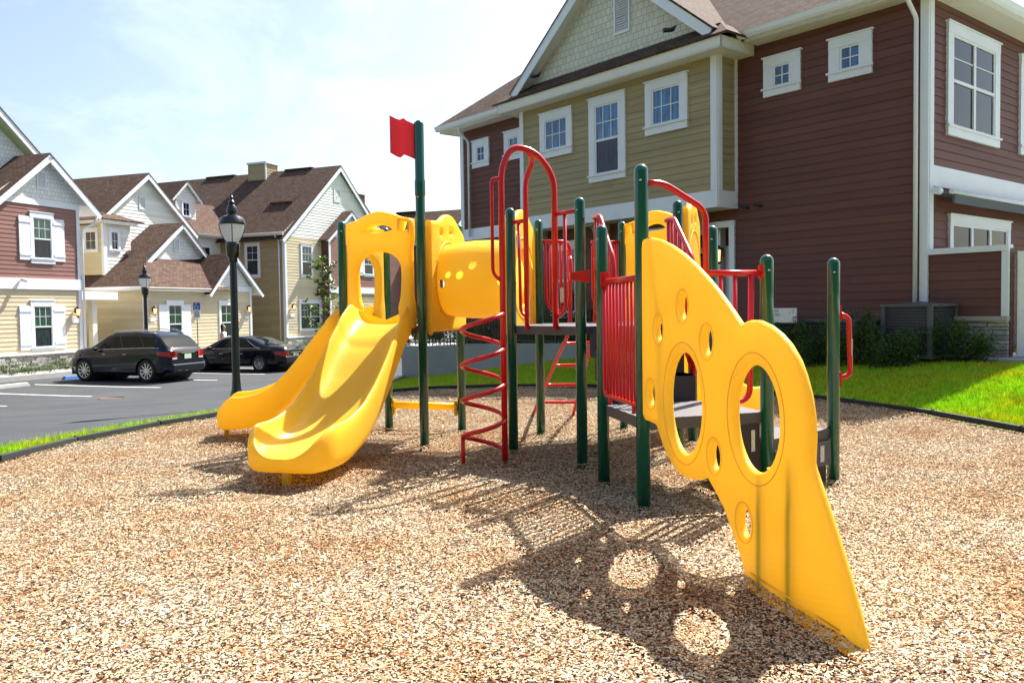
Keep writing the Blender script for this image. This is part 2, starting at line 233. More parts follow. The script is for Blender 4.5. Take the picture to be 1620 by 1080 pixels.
# ------------------------------------------------------------------ mesh helpers
ORG = {}
V = Vector
class MB:
    def __init__(s): s.v = []; s.f = []; s.sm = []
    def face(s, pts, smooth=False):
        i = len(s.v); s.v += [tuple(p) for p in pts]; s.f.append(tuple(range(i, i + len(pts)))); s.sm.append(smooth)
    def box(s, c, u, v, w, a, b, d):
        """box centred c, half sizes a,b,d along unit axes u,v,w"""
        c, u, v, w = V(c), V(u) * a, V(v) * b, V(w) * d
        P8 = [c + x * u + y * v + z * w for x in (-1, 1) for y in (-1, 1) for z in (-1, 1)]
        i = len(s.v); s.v += [tuple(p) for p in P8]
        F = [(0, 1, 3, 2), (4, 6, 7, 5), (0, 4, 5, 1), (2, 3, 7, 6), (0, 2, 6, 4), (1, 5, 7, 3)]
        if u.cross(v).dot(w) < 0: F = [f[::-1] for f in F]
        for f in F: s.f.append(tuple(i + k for k in f)); s.sm.append(False)
    def bx(s, x0, x1, y0, y1, z0, z1):
        s.box(((x0 + x1) / 2, (y0 + y1) / 2, (z0 + z1) / 2), (1, 0, 0), (0, 1, 0), (0, 0, 1), (x1 - x0) / 2, (y1 - y0) / 2, (z1 - z0) / 2)
    def ring_loft(s, rings, closed=True, smooth=True, caps=True):
        i0 = len(s.v); n = len(rings[0])
        for r in rings: s.v += [tuple(p) for p in r]
        for k in range(len(rings) - 1):
            for j in range(n if closed else n - 1):
                a = i0 + k * n + j; b = i0 + k * n + (j + 1) % n
                s.f.append((a, b, b + n, a + n)); s.sm.append(smooth)
        if caps and closed:
            s.f.append(tuple(i0 + j for j in range(n))[::-1]); s.sm.append(False)
            e = i0 + (len(rings) - 1) * n; s.f.append(tuple(e + j for j in range(n))); s.sm.append(False)
    def tube(s, pts, r, n=10, caps=True):
        pts = [V(p) for p in pts]; rr = r if hasattr(r, '__len__') else [r] * len(pts)
        t0 = (pts[1] - pts[0]).normalized(); up = V((0, 0, 1)) if abs(t0.z) < .9 else V((1, 0, 0))
        nrm = t0.cross(up).normalized(); rings = []
        for i, p in enumerate(pts):
            a = pts[max(i - 1, 0)]; b = pts[min(i + 1, len(pts) - 1)]; t = (b - a).normalized()
            nrm = (nrm - t * nrm.dot(t)).normalized(); bn = t.cross(nrm)
            rings.append([p + (nrm * cos(2 * pi * j / n) + bn * sin(2 * pi * j / n)) * rr[i] for j in range(n)])
        s.ring_loft(rings, True, True, caps)
    def lathe(s, prof, c=(0, 0, 0), n=24, axis=None):
        c = V(c); rings = []
        for r, z in prof: rings.append([c + V((cos(2 * pi * j / n) * r, sin(2 * pi * j / n) * r, z)) for j in range(n)])
        s.ring_loft(rings, True, True, True)
    def build(s, name, m, parent=None, label=None, cat=None, group=None, kind=None, loc=None, org=None):
        """parent given: vertices are relative to the root's origin; top level: relative to loc"""
        o0 = V((0, 0, 0))
        if parent is not None: o0 = ORG.get(parent.name, V((0, 0, 0)))
        elif loc is not None: o0 = V(loc)
        me = bpy.data.meshes.new(name); vv = [(p[0] - o0.x, p[1] - o0.y, p[2] - o0.z) for p in s.v]
        me.from_pydata(vv, [], s.f); me.polygons.foreach_set('use_smooth', s.sm)
        uv = me.uv_layers.new(name='UVMap'); data = uv.data
        for p in me.polygons:
            nn = p.normal
            if abs(nn.z) < .995: u = V((-nn.y, nn.x, 0)).normalized(); w = nn.cross(u)
            else: u = V((1, 0, 0)); w = V((0, 1, 0))
            for li in p.loop_indices:
                q = V(s.v[me.loops[li].vertex_index]); data[li].uv = (q.dot(u), q.dot(w))
        me.materials.append(m if not isinstance(m, str) else M[m])
        ob = bpy.data.objects.new(name, me); C.objects.link(ob)
        if parent is not None: ob.parent = parent; ORG[ob.name] = o0
        elif loc is not None: ob.location = loc; ORG[ob.name] = o0
        tag(ob, label, cat, group, kind); return ob
def build_boxes(mb, name, m, parent):
    for k in range(len(mb.v) // 8):
        q = MB(); q.v = mb.v[8 * k:8 * k + 8]; q.f = [tuple(i - 8 * k for i in f) for f in mb.f[6 * k:6 * k + 6]]; q.sm = [False] * 6; q.build(name, m, parent)
def tag(o, label=None, cat=None, group=None, kind=None):
    if label: o['label'] = label
    if cat: o['category'] = cat
    if group: o['group'] = group
    if kind: o['kind'] = kind
    return o
def thing(name, label, cat, loc, rot=0, group=None, world=True):
    o = bpy.data.objects.new(name, None); C.objects.link(o); o.location = loc; o.rotation_euler = (0, 0, rot); o.empty_display_size = .3
    tag(o, label, cat, group); ORG[o.name] = V(loc) if world else V((0, 0, 0)); return o
def copy_tree(o, loc, rot, label, group=None):
    def rec(a, par):
        c = a.copy(); C.objects.link(c); c.parent = par
        for ch in a.children: rec(ch, c)
        return c
    kids = {}
    c = rec(o, None); c.location = loc; c.rotation_euler = (0, 0, rot); c['label'] = label
    if group: c['group'] = group
    return c
def fillet(pts, r=.08, n=5):
    pts = [V(p) for p in pts]; out = [pts[0]]
    for i in range(1, len(pts) - 1):
        a, b, c = pts[i - 1], pts[i], pts[i + 1]; d1 = (a - b); d2 = (c - b); q = min(r, d1.length * .48, d2.length * .48)
        p1 = b + d1.normalized() * q; p2 = b + d2.normalized() * q
        for k in range(n + 1):
            t = k / n; out.append(p1 * (1 - t) ** 2 + b * 2 * t * (1 - t) + p2 * t * t)
    return out + [pts[-1]]
def crom(pts, n=8):
    pts = [V(p) for p in pts]; P_ = [pts[0] * 2 - pts[1]] + pts + [pts[-1] * 2 - pts[-2]]; out = []
    for i in range(1, len(P_) - 2):
        a, b, c, d = P_[i - 1:i + 3]
        for k in range(n):
            t = k / n; out.append(.5 * ((2 * b) + (c - a) * t + (2 * a - 5 * b + 4 * c - d) * t * t + (3 * b - a - 3 * c + d) * t ** 3))
    return out + [pts[-1]]
def panel(name, outline, holes, fr, thick, bev, m, parent, smooth_out=False, label=None, sub=3, offs=True):
    """plastic plate with rounded rims, drawn in (s,z) of the plane fr = (origin, unit dir)"""
    cu = bpy.data.curves.new(name, 'CURVE'); cu.dimensions = '2D'; cu.fill_mode = 'BOTH'; cu.extrude = max(thick / 2 - bev, .001); cu.bevel_depth = bev; cu.bevel_resolution = sub; cu.offset = -bev if offs else 0
    sa = sum(outline[i][0] * outline[(i + 1) % len(outline)][1] - outline[(i + 1) % len(outline)][0] * outline[i][1] for i in range(len(outline)))
    if sa > 0: outline = outline[::-1]
    for loop in [outline] + holes:
        sp_ = cu.splines.new('POLY'); sp_.points.add(len(loop) - 1); sp_.use_cyclic_u = True
        for q, (x, y) in zip(sp_.points, loop): q.co = (x, y, 0, 1)
    co = bpy.data.objects.new(name, cu); C.objects.link(co); dg = bpy.context.evaluated_depsgraph_get(); dg.update()
    me = bpy.data.meshes.new_from_object(co.evaluated_get(dg)); bpy.data.objects.remove(co)
    O, u = V(fr[0]), V(fr[1]); nrm = V((u.y, -u.x, 0)); mb = MB()
    org = ORG[parent.name]
    for v_ in me.vertices:
        c = v_.co; q = O + u * c.x + V((0, 0, 1)) * c.y + nrm * c.z - org; v_.co = q
    bm = bmesh.new(); bm.from_mesh(me); bmesh.ops.remove_doubles(bm, verts=bm.verts, dist=.0004); bmesh.ops.recalc_face_normals(bm, faces=bm.faces); bm.to_mesh(me); bm.free()
    for p in me.polygons: p.use_smooth = True
    me.materials.clear(); me.materials.append(M[m]); me.name = name
    ob = bpy.data.objects.new(name, me); C.objects.link(ob); ob.parent = parent; ORG[ob.name] = org
    md = ob.modifiers.new('edge', 'EDGE_SPLIT'); md.split_angle = radians(48)
    if label: ob['label'] = label
    return ob
def circ(x, y, rx, ry=None, n=28): ry = ry or rx; return [(x + rx * cos(2 * pi * k / n), y + ry * sin(2 * pi * k / n)) for k in range(n)]
def smooth2(loop, n=4): return [(p.x, p.y) for p in crom([V((x, y, 0)) for x, y in loop + [loop[0]]], n)[:-1]]

# ------------------------------------------------------------------ terrain
CP = [(-5.2, 8.3, 0), (-5.05, 9.5, 0), (-4.64, 10.8, 0), (-4.2, 11.7, 0), (-2.4, 14.7, 0), (-1.3, 15.4, 0), (.2, 15.44, 0), (2.2, 15.0, 0), (4.75, 12.96, 0), (5.1, 11.9, 0), (5.5, 10.8, 0), (5.75, 9.3, 0),
      (6.2, 7, 0), (6, 4, 0), (4, 0, 0), (0, -2, 0), (-4, 0, 0), (-5.5, 5, 0), (0, 8, 0), (2, 11, 0), (-2, 4, 0),
      (7.44, 15.3, .39), (6.24, 17.5, .34), (4.92, 19.1, .31), (2.45, 21.2, .21), (.36, 22.8, -.11), (-1.62, 24.4, -.45), (-3.36, 25, -.62), (8.3, 14.4, .42), (9.1, 13.4, .43), (10.8, 10.8, .43), (9.5, 7, .3), (14, 14, .45), (7.9, 11, .3),
      (3.7, 17.5, .17), (1, 18.5, .05), (-1.5, 19, -.15),
      (-5.8, 9.3, -.05), (-5.35, 10.6, -.07), (-4.9, 11.7, -.09), (-4.5, 12.7, -.1), (-3.6, 15.5, -.24), (-3.6, 19.5, -.42), (-3.5, 22.5, -.55), (-6.5, 6, -.1), (-7.5, 2, -.1),
      (-12.4, 24.3, -.95), (-15.9, 25.7, -.95), (-11.4, 26.9, -.95), (-16.7, 29.8, -.95), (-10.5, 29.5, -.95), (-12.4, 34, -.95), (-9, 34, -.95), (-18, 32, -.95), (-15, 38, -.93), (-13.4, 46, -.8), (-13.3, 49, -.62), (-6, 44, -.95), (-7, 60, -.7), (-11, 20.5, -.85), (-8.5, 15.5, -.45), (-8, 11, -.22), (-11, 6, -.35), (-20, 14, -.8), (-28, 30, -.9),
      (-6, 22, -.66), (-7, 30, -.88), (0, 45, -.7), (26, 40, .4), (30, 8, .6), (5, -22, 0), (-28, -10, -.5), (0, 90, -.6), (60, 60, .4), (-60, 60, -.9), (-60, -30, -.5), (60, -30, .3), (-24, 90, -.8)]
cp = np.array(CP, float)
def _u(r): return np.where(r > 1e-9, r * r * np.log(np.maximum(r, 1e-9)), 0)
n_ = len(cp); K = _u(np.hypot(cp[:, None, 0] - cp[None, :, 0], cp[:, None, 1] - cp[None, :, 1])) + np.eye(n_) * .02
Pm = np.c_[np.ones(n_), cp[:, :2]]; A_ = np.zeros((n_ + 3, n_ + 3)); A_[:n_, :n_] = K; A_[:n_, n_:] = Pm; A_[n_:, :n_] = Pm.T
sol = np.linalg.solve(A_, np.r_[cp[:, 2], 0, 0, 0])
def gz(x, y):
    r = np.hypot(cp[:, 0] - x, cp[:, 1] - y); z = float(sol[:n_] @ _u(r) + sol[n_] + sol[n_ + 1] * x + sol[n_ + 2] * y)
    return max(-1.1, min(.75, z))
BED = [(-5.30, 7.0), (-5.2, 8.3), (-5.05, 9.5), (-4.64, 10.8), (-4.2, 11.75), (-3.4, 13.3), (-2.4, 14.7), (-1.3, 15.3), (.2, 15.44), (2.2, 15.0), (3.6, 14.1), (4.75, 12.96), (5.1, 11.9), (5.5, 10.8), (5.75, 9.3), (5.95, 7), (5.8, 4), (5, 1), (3, -1.4), (0, -2.2), (-3, -1.2), (-4.8, 1.5), (-5.35, 4.5)]
bedc = [(p.x, p.y) for p in crom([V((x, y, 0)) for x, y in BED + [BED[0]]], 4)[:-1]]
def inside(x, y, poly):
    c = False; j = len(poly) - 1
    for i in range(len(poly)):
        if (poly[i][1] > y) != (poly[j][1] > y) and x < (poly[j][0] - poly[i][0]) * (y - poly[i][1]) / (poly[j][1] - poly[i][1]) + poly[i][0]: c = not c
        j = i
    return c
def sheet(name, poly, zf, m, step=.8, dz=0., kind='structure', label=None, cat=None, thick=0):
    xs = [p[0] for p in poly]; ys = [p[1] for p in poly]; pts = [V(p) for p in poly]; n0 = len(pts)
    x = min(xs) + step / 2
    while x < max(xs):
        y = min(ys) + step / 2
        while y < max(ys):
            if inside(x, y, poly) and min(hypot(x - a, y - b) for a, b in poly) > step * .3: pts.append(V((x + random.uniform(-.1, .1) * step, y)))
            y += step
        x += step
    vs_, _, fs, *_ = delaunay_2d_cdt(pts, [], [list(range(n0))], 1, 1e-6)
    mb = MB(); mb.v = [(p.x, p.y, zf(p.x, p.y) + dz) for p in vs_]; mb.f = [tuple(f) for f in fs]; mb.sm = [True] * len(fs)
    # keep only faces inside and turn them up
    ff = []
    for f in mb.f:
        cx = sum(mb.v[i][0] for i in f) / len(f); cy = sum(mb.v[i][1] for i in f) / len(f)
        if not inside(cx, cy, poly): continue
        a, b, c = (V(mb.v[i]) for i in f[:3])
        ff.append(f if (b - a).cross(c - a).z > 0 else f[::-1])
    mb.f = ff; mb.sm = [True] * len(ff)
    if thick:
        n = len(poly)
        for i in range(n):
            a, b = poly[i], poly[(i + 1) % n]; za = zf(*a) + dz; zb = zf(*b) + dz
            mb.face([(a[0], a[1], za - thick), (b[0], b[1], zb - thick), (b[0], b[1], zb), (a[0], a[1], za)])
    return mb.build(name, m, None, label, cat, None, kind)
# lawn / open ground, one sheet to the horizon
xs = sorted(set(list(np.arange(-40, 40.1, 1.0)) + list(np.arange(-8, 14, .4)) + [-900, -500, -250, -120, -70, 70, 120, 250, 500, 900]))
ys = sorted(set(list(np.arange(-20, 70.1, 1.0)) + list(np.arange(5, 22, .4)) + [-600, -250, -100, -50, 100, 160, 300, 600, 1500]))
mb = MB()
shr = [(x * .985, y * .985 + .1) for x, y in bedc]
for y in ys:
    for x in xs:
        z = gz(x, y) if abs(x) < 75 and -45 < y < 100 else -.5
        if inside(x, y, bedc): z = min(z, -.06) if inside(x, y, shr) else min(z, -.02)
        mb.v.append((x, y, z - .035))
nx = len(xs)
for j in range(len(ys) - 1):
    for i in range(nx - 1): a = j * nx + i; mb.f.append((a, a + 1, a + 1 + nx, a + nx)); mb.sm.append(True)
mb.build('lawn', 'lawn', kind='structure')
asph = [(-5.75, 9.15), (-5.35, 10.5), (-4.95, 11.7), (-4.55, 12.75), (-3.95, 15.5), (-3.6, 19.5), (-3.4, 22), (-3.5, 25), (-2.6, 30), (0, 40), (2, 60), (-5, 75), (-10.6, 58), (-11.3, 51), (-14.6, 46.2), (-14.3, 40.9), (-16.6, 34.4), (-18.3, 29.6), (-22.4, 18.3), (-30, 0), (-26, -16), (-10, -16), (-7.6, 0), (-6.6, 5), (-6.1, 7.6)]
sheet('asphalt_lot', asph, gz, 'asphalt', 1.0, .0)
bed = sheet('wood_chip_bed', bedc, lambda x, y: -.035 + .02 * noise.noise(V((x * .8, y * .8, 3))), 'chipbed', .5, 0)
# scattered real chips / grass blades
def scatter(name, poly, zf, step, m, dens_near, falloff, size, kind_mesh, tilt, seed, label, cat, dmin=0.):
    ob = sheet(name, poly, zf, m, step, .0, 'stuff', label, cat)
    ng = bpy.data.node_groups.new(name + '_nodes', 'GeometryNodeTree')
    ng.interface.new_socket('Geometry', in_out='INPUT', socket_type='NodeSocketGeometry'); ng.interface.new_socket('Geometry', in_out='OUTPUT', socket_type='NodeSocketGeometry')
    n = ng.nodes; l = ng.links.new; gi = n.new('NodeGroupInput'); go = n.new('NodeGroupOutput')
    pos = n.new('GeometryNodeInputPosition'); ln = n.new('ShaderNodeVectorMath'); ln.operation = 'LENGTH'; l(pos.outputs[0], ln.inputs[0])
    mr = n.new('ShaderNodeMapRange'); mr.inputs[1].default_value = falloff[0]; mr.inputs[2].default_value = falloff[1]; mr.inputs[3].default_value = dens_near; mr.inputs[4].default_value = dens_near * falloff[2]; l(ln.outputs['Value'], mr.inputs[0])
    ds = n.new('GeometryNodeDistributePointsOnFaces'); ds.inputs['Seed'].default_value = seed; l(gi.outputs[0], ds.inputs['Mesh']); l(mr.outputs[0], ds.inputs['Density'])
    if kind_mesh == 'chip': pm = n.new('GeometryNodeMeshCube'); pm.inputs['Size'].default_value = (1, 1, 1)
    else: pm = n.new('GeometryNodeMeshCone'); pm.inputs['Vertices'].default_value = 3; pm.inputs['Radius Top'].default_value = 0; pm.inputs['Radius Bottom'].default_value = 1; pm.inputs['Depth'].default_value = 1
    sm_ = n.new('GeometryNodeSetMaterial'); sm_.inputs['Material'].default_value = M['chip'] if kind_mesh == 'chip' else M['blade']; l(pm.outputs['Mesh'], sm_.inputs[0])
    rr = n.new('FunctionNodeRandomValue'); rr.data_type = 'FLOAT_VECTOR'; rr.inputs[0].default_value = (-tilt, -tilt, 0); rr.inputs[1].default_value = (tilt, tilt, 6.283); rr.inputs['Seed'].default_value = seed + 1
    rs = n.new('FunctionNodeRandomValue'); rs.data_type = 'FLOAT_VECTOR'; rs.inputs[0].default_value = size[0]; rs.inputs[1].default_value = size[1]; rs.inputs['Seed'].default_value = seed + 2
    ip = n.new('GeometryNodeInstanceOnPoints'); l(ds.outputs['Points'], ip.inputs['Points']); l(sm_.outputs[0], ip.inputs['Instance']); l(rr.outputs[0], ip.inputs['Rotation']); l(rs.outputs[0], ip.inputs['Scale'])
    l(ip.outputs[0], go.inputs[0]); md = ob.modifiers.new('scatter', 'NODES'); md.node_group = ng; return ob
def bedz(x, y):
    z = .02 * noise.noise(V((x * .8, y * .8, 3))) + .012 * noise.noise(V((x * 2.6, y * 2.6, 7)))
    u = (x - .93) * .1946 - (y - 5.9) * .9809; w = (x - .93) * .9809 + (y - 5.9) * .1946
    if 1.3 < u < 2.9: z += .035 * math.exp(-(w / .13) ** 2) * min(1, (u - 1.3) * 4, (2.9 - u) * 5)
    z -= .045 * math.exp(-((x + 2.0) ** 2 + (y - 6.6) ** 2) / .22) + .03 * math.exp(-((x + 3.8) ** 2 + (y - 9.7) ** 2) / .2)
    for px_, py_ in ((-1.91, 9.42), (-.95, 8.81), (0, 8.42), (.635, 7.61), (.75, 6.85), (.93, 5.9), (2.63, 6.77), (-.08, 7.75)): z += .022 * math.exp(-((x - px_) ** 2 + (y - py_) ** 2) / .02)
    return z
vis = [(-5.1, 7.6), (-5.0, 9.4), (-4.55, 10.75), (-4.1, 11.65), (-3.3, 13.2), (-2.35, 14.55), (-1.3, 15.2), (.2, 15.33), (2.2, 14.9), (3.5, 14.05), (4.6, 12.9), (5.0, 11.9), (5.4, 10.8), (5.62, 9.3), (5.6, 7), (3.4, 3.2), (2.6, 2.0), (-2.6, 2.0), (-3.4, 3.2)]
scatter('wood_chips', vis, lambda x, y: .006 + bedz(x, y) + .008 * noise.noise(V((x * 5, y * 5, 1))), .16, 'chipbed', 9000, (2.6, 11, .25), ((.0035, .0022, .0007), (.021, .0082, .0028)), 'chip', .26, 3, 'loose tan and reddish wood chips covering the play area', 'wood chips')
scatter('larger_wood_chips', vis, lambda x, y: .008 + bedz(x, y), .2, 'chipbed', 120, (3, 12, .35), ((.018, .005, .001), (.055, .014, .005)), 'chip', .3, 11, 'bigger pale slivers lying on the wood chip surface', 'wood chips')
lawnR = [(5.22, 11.95), (4.85, 13.05), (3.7, 14.2), (2.25, 15.12), (.2, 15.56), (-1.3, 15.42), (-2.5, 14.8), (-3.75, 15.5), (-3.4, 19.5), (-3.35, 24.9), (-1.65, 24.3), (.3, 22.7), (2.45, 21.1), (4.3, 19.2), (6.0, 17.2), (7.3, 15.2), (8.1, 14.2), (9.2, 13.2), (11.4, 11.3), (10.8, 7), (6.3, 6), (5.87, 9.3), (5.62, 10.8)]
scatter('lawn_grass', lawnR, lambda x, y: gz(x, y) - .02, .35, 'lawn', 4200, (9, 20, .3), ((.004, .003, .045), (.0075, .005, .105)), 'blade', .5, 21, 'bright green mown grass on the bank beside the big house', 'grass')
gl = [(-5.4, 7.2), (-5.33, 8.3), (-5.2, 9.5), (-4.8, 10.85), (-4.35, 11.85), (-3.5, 13.45), (-2.55, 14.8), (-3.75, 15.5), (-4.4, 12.75), (-4.8, 11.7), (-5.2, 10.5), (-5.65, 9.15), (-6.0, 7.6)]
scatter('verge_grass', gl, lambda x, y: gz(x, y) - .01, .3, 'lawn', 4500, (6, 20, .4), ((.0025, .0025, .05), (.005, .005, .14)), 'blade', .5, 31, 'narrow strip of grass between wood chips and asphalt', 'grass')
tl_ = MB(); rnd = random.Random(3)  # unseen tree belt, added to cut sky fill and darken window reflections
def wood_pt(r):
    a = r.uniform(-2.75, -.35); d = r.uniform(24, 32); h = 14 + 3 * noise.noise(V((a * 4, 0, 0))); return (d * cos(a) , d * sin(a) + 2, h * r.random() ** .7)
for _ in range(15000):
    c = V(wood_pt(rnd)); a = V((rnd.gauss(0, 1), rnd.gauss(0, 1), rnd.gauss(0, 1))).normalized(); b = a.orthogonal().normalized(); b.rotate(Matrix.Rotation(rnd.uniform(0, 6.28), 3, a)); e = a.cross(b); q = rnd.uniform(.3, .75); tl_.face([c - b * q, c + e * q * .5, c + b * q, c - e * q * .5])
# border timbers round the chips
bt = thing('playground_border', 'low dark plastic border holding the wood chips in', 'border', (-5.2, 8.3, 0))
pl_ = [V((x, y, 0)) for x, y in bedc]; acc = 0; cur = [pl_[0]]
for a, b in zip(pl_, pl_[1:] + [pl_[0]]):
    cur.append(b); acc += (b - a).length
    if acc > 1.15 or b is pl_[0]:
        mb = MB(); d = (cur[-1] - cur[0]).normalized(); c = (cur[-1] + cur[0]) / 2; nn = V((-d.y, d.x, 0)); L2 = (cur[-1] - cur[0]).length / 2
        mb.box(c + V((0, 0, .015)), d, nn, (0, 0, 1), L2 - .008, .03, .036); mb.tube([cur[0] + V((0, 0, .03)), cur[0] + V((0, 0, .064))], .024, 8)
        o = mb.build('border_timber', 'border', bt); cur = [b]; acc = 0
        bv = o.modifiers.new('b', 'BEVEL'); bv.width = .008; bv.segments = 2
sheet('bounce_plaza', [(9.4, 13.3), (11.0, 11.2), (11.2, 6), (10.4, 0), (14, -6), (26, -4), (26, 16), (14, 17), (12.4, 13.2), (11.4, 11.95)], gz, 'concrete', 1.2, .004)  # unseen pale ground, added for neutral bounce light on the white trim
sheet('street', [(-9, -9), (12, -9), (24, -12), (24, -30), (-26, -30), (-26, -17), (-10, -16.5)], gz, 'asphalt', 2.5, .0)  # unseen road, added so the ground bounces grey light instead of lawn green
# parking lot: stall lines, manhole, wheel stops, kerb, pavements
sd_ = V((-.94, .341, 0)); su_ = V((.339, .941, 0))
def strip(name, a, b, w, m='linepaint', dz=.006, seg=6):
    a, b = V(a), V(b); d = (b - a).normalized(); nn = V((-d.y, d.x, 0)) * w / 2; mb = MB()
    for k in range(seg):
        p, q = a.lerp(b, k / seg), a.lerp(b, (k + 1) / seg)
        mb.face([(r.x, r.y, gz(r.x, r.y) + dz) for r in (p - nn, q - nn, q + nn, p + nn)])
    mb.f = [f[::-1] if (V(mb.v[f[1]]) - V(mb.v[f[0]])).cross(V(mb.v[f[2]]) - V(mb.v[f[0]])).z < 0 else f for f in mb.f]
    return mb.build(name, m, kind='structure')
for k in range(-3, 7):
    p = V((-12.4, 24.3, 0)) + su_ * 2.75 * k; strip('stall_line', p, p + sd_ * 5.5, .1)
mb = MB(); mc = V((-11.35, 23.4, 0)); z0 = gz(mc.x, mc.y) + .012
mb.lathe([(.36, z0 - .05), (.36, z0), (.33, z0 + .004), (.33, z0 - .004), (.1, z0), (.001, z0 + .002)], (mc.x, mc.y, 0), 32)
mb.build('manhole_cover', 'iron', None, 'round rusty manhole cover set in the asphalt', 'manhole cover', loc=(mc.x, mc.y, z0))
def wheel_stop(c, mt, label):
    c = V(c); c.z = gz(c.x, c.y); mb = MB(); prof = [(-.09, 0), (-.075, .1), (-.05, .12), (.05, .12), (.075, .1), (.09, 0)]
    rings = [[c + su_ * t + sd_ * (x * f) + V((0, 0, z * f2)) for x, z in prof] for t, f, f2 in ((-.92, 1, .35), (-.86, 1, 1), (.86, 1, 1), (.92, 1, .35))]
    mb.ring_loft(rings, True, False); mb.build('wheel_stop', mt, None, label, 'wheel stop', 'wheel stops in the car park', loc=tuple(c))
wheel_stop(V((-16.95, 27.5, 0)), 'concrete', 'bare concrete wheel stop in the empty parking space at the left')
wheel_stop(V((-16.4, 31.6, 0)), 'bluepaint', 'blue painted wheel stop in front of the dark blue family car')
kb = V((-18.3, 29.6, 0))
def onk(t, d): q = kb + su_ * t + sd_ * d; return (q.x, q.y)
zside = lambda x, y: gz(x, y)
sheet('kerb', [onk(-14, 0), onk(15, 0), onk(15, .16), onk(-14, .16)], zside, 'concrete', 1.5, .14, thick=.2)
sheet('pavement', [onk(-14, .16), onk(15, .16), onk(15, 1.25), onk(-14, 1.25)], zside, 'concrete', 1.2, .135, thick=.2)
sheet('planting_bed', [onk(-14, 1.25), onk(15, 1.25), onk(15, 2.6), onk(-14, 2.6)], zside, 'soil', 1.2, .10)
sheet('kerb_end', [(-3.62, 20.5), (-3.42, 22.5), (-3.5, 25.3), (-3.3, 25.3), (-3.22, 22.5), (-3.42, 20.45)], zside, 'concrete', .8, .10, thick=.2)
sheet('front_walk', [(8.34, 14.7), (9.3, 13.6), (11.5, 11.9), (12.6, 13.2), (10.3, 14.8), (9.3, 15.84)], gz, 'concrete', .7, .012, thick=.1)
sheet('mulch_bed', [(8.04, 14.45), (8.34, 14.66), (9.1, 15.6), (7.8, 16.7), (5.0, 19.9), (3.1, 22.1), (2.64, 21.3), (4.45, 19.25), (6.1, 17.2), (7.4, 15.3)], gz, 'soil', .4, .0)

# ------------------------------------------------------------------ building kit
def azd(az): a = radians(az); return V((sin(a), cos(a), 0))
class Fr:
    """vertical wall frame: origin, direction along the wall, outward normal"""
    def __init__(s, O, u, n, k=1., zo=0.): s.O = V((O[0], O[1], 0)); s.u = V(u); s.n = V(n); s.k = k; s.zo = zo
    def p(s, a, z, d=0.): q = s.O + s.u * (a * s.k) + s.n * (d * s.k); return V((q.x, q.y, z * s.k + s.zo))
    def off(s, d): return Fr(s.O + s.n * (d * s.k), s.u, s.n, s.k, s.zo)
def interp(prof, z):
    for (z0, a0, b0), (z1, a1, b1) in zip(prof, prof[1:]):
        if z <= z1 + 1e-6: t = (z - z0) / max(z1 - z0, 1e-6); return a0 + (a1 - a0) * t, b0 + (b1 - b0) * t
    return prof[-1][1], prof[-1][2]
def fq(mb, fr, q):
    a, b, c = q[:3]
    mb.face(q if (b - a).cross(c - a).dot(fr.n) > 0 else q[::-1])
def lap_wall(parent, fr, prof, m, lap=.14, name='wall', label=None):
    mb = MB(); z = prof[0][0]; zt = prof[-1][0]; brk = [p[0] for p in prof]
    while z < zt - .005:
        z2 = min([z + lap, zt] + [b for b in brk if b > z + .01]); a0, b0 = interp(prof, z); a1, b1 = interp(prof, z2)
        if b0 - a0 > .01:
            q = [fr.p(a0, z, .014), fr.p(b0, z, .014), fr.p(b1, z2, .001), fr.p(a1, z2, .001)]; fq(mb, fr, q)
            q = [fr.p(a0, z, .0), fr.p(b0, z, .0), fr.p(b0, z, .014), fr.p(a0, z, .014)]; mb.face(q if (q[1] - q[0]).cross(q[2] - q[0]).z < 0 else q[::-1])
        z = z2
    return mb.build(name, m, parent, label)
def flat_wall(parent, fr, pts, m, d=0., name='wall', label=None):
    mb = MB(); fq(mb, fr, [fr.p(s, z, d) for s, z in pts]); return mb.build(name, m, parent, label)
def fbox(mb, fr, s0, s1, z0, z1, d0, d1):
    mb.box(fr.p((s0 + s1) / 2, (z0 + z1) / 2, (d0 + d1) / 2), fr.u, fr.n, (0, 0, 1), abs(s1 - s0) / 2 * fr.k, abs(d1 - d0) / 2 * fr.k, abs(z1 - z0) / 2 * fr.k)
def bar(mb, fr, s0, z0, s1, z1, w, d0, d1):
    """board between two points of a wall (rakes)"""
    a, b = fr.p(s0, z0, (d0 + d1) / 2), fr.p(s1, z1, (d0 + d1) / 2); d = (b - a).normalized(); mb.box((a + b) / 2, d, fr.n, d.cross(fr.n), (b - a).length / 2, abs(d1 - d0) / 2 * fr.k, w / 2 * fr.k)
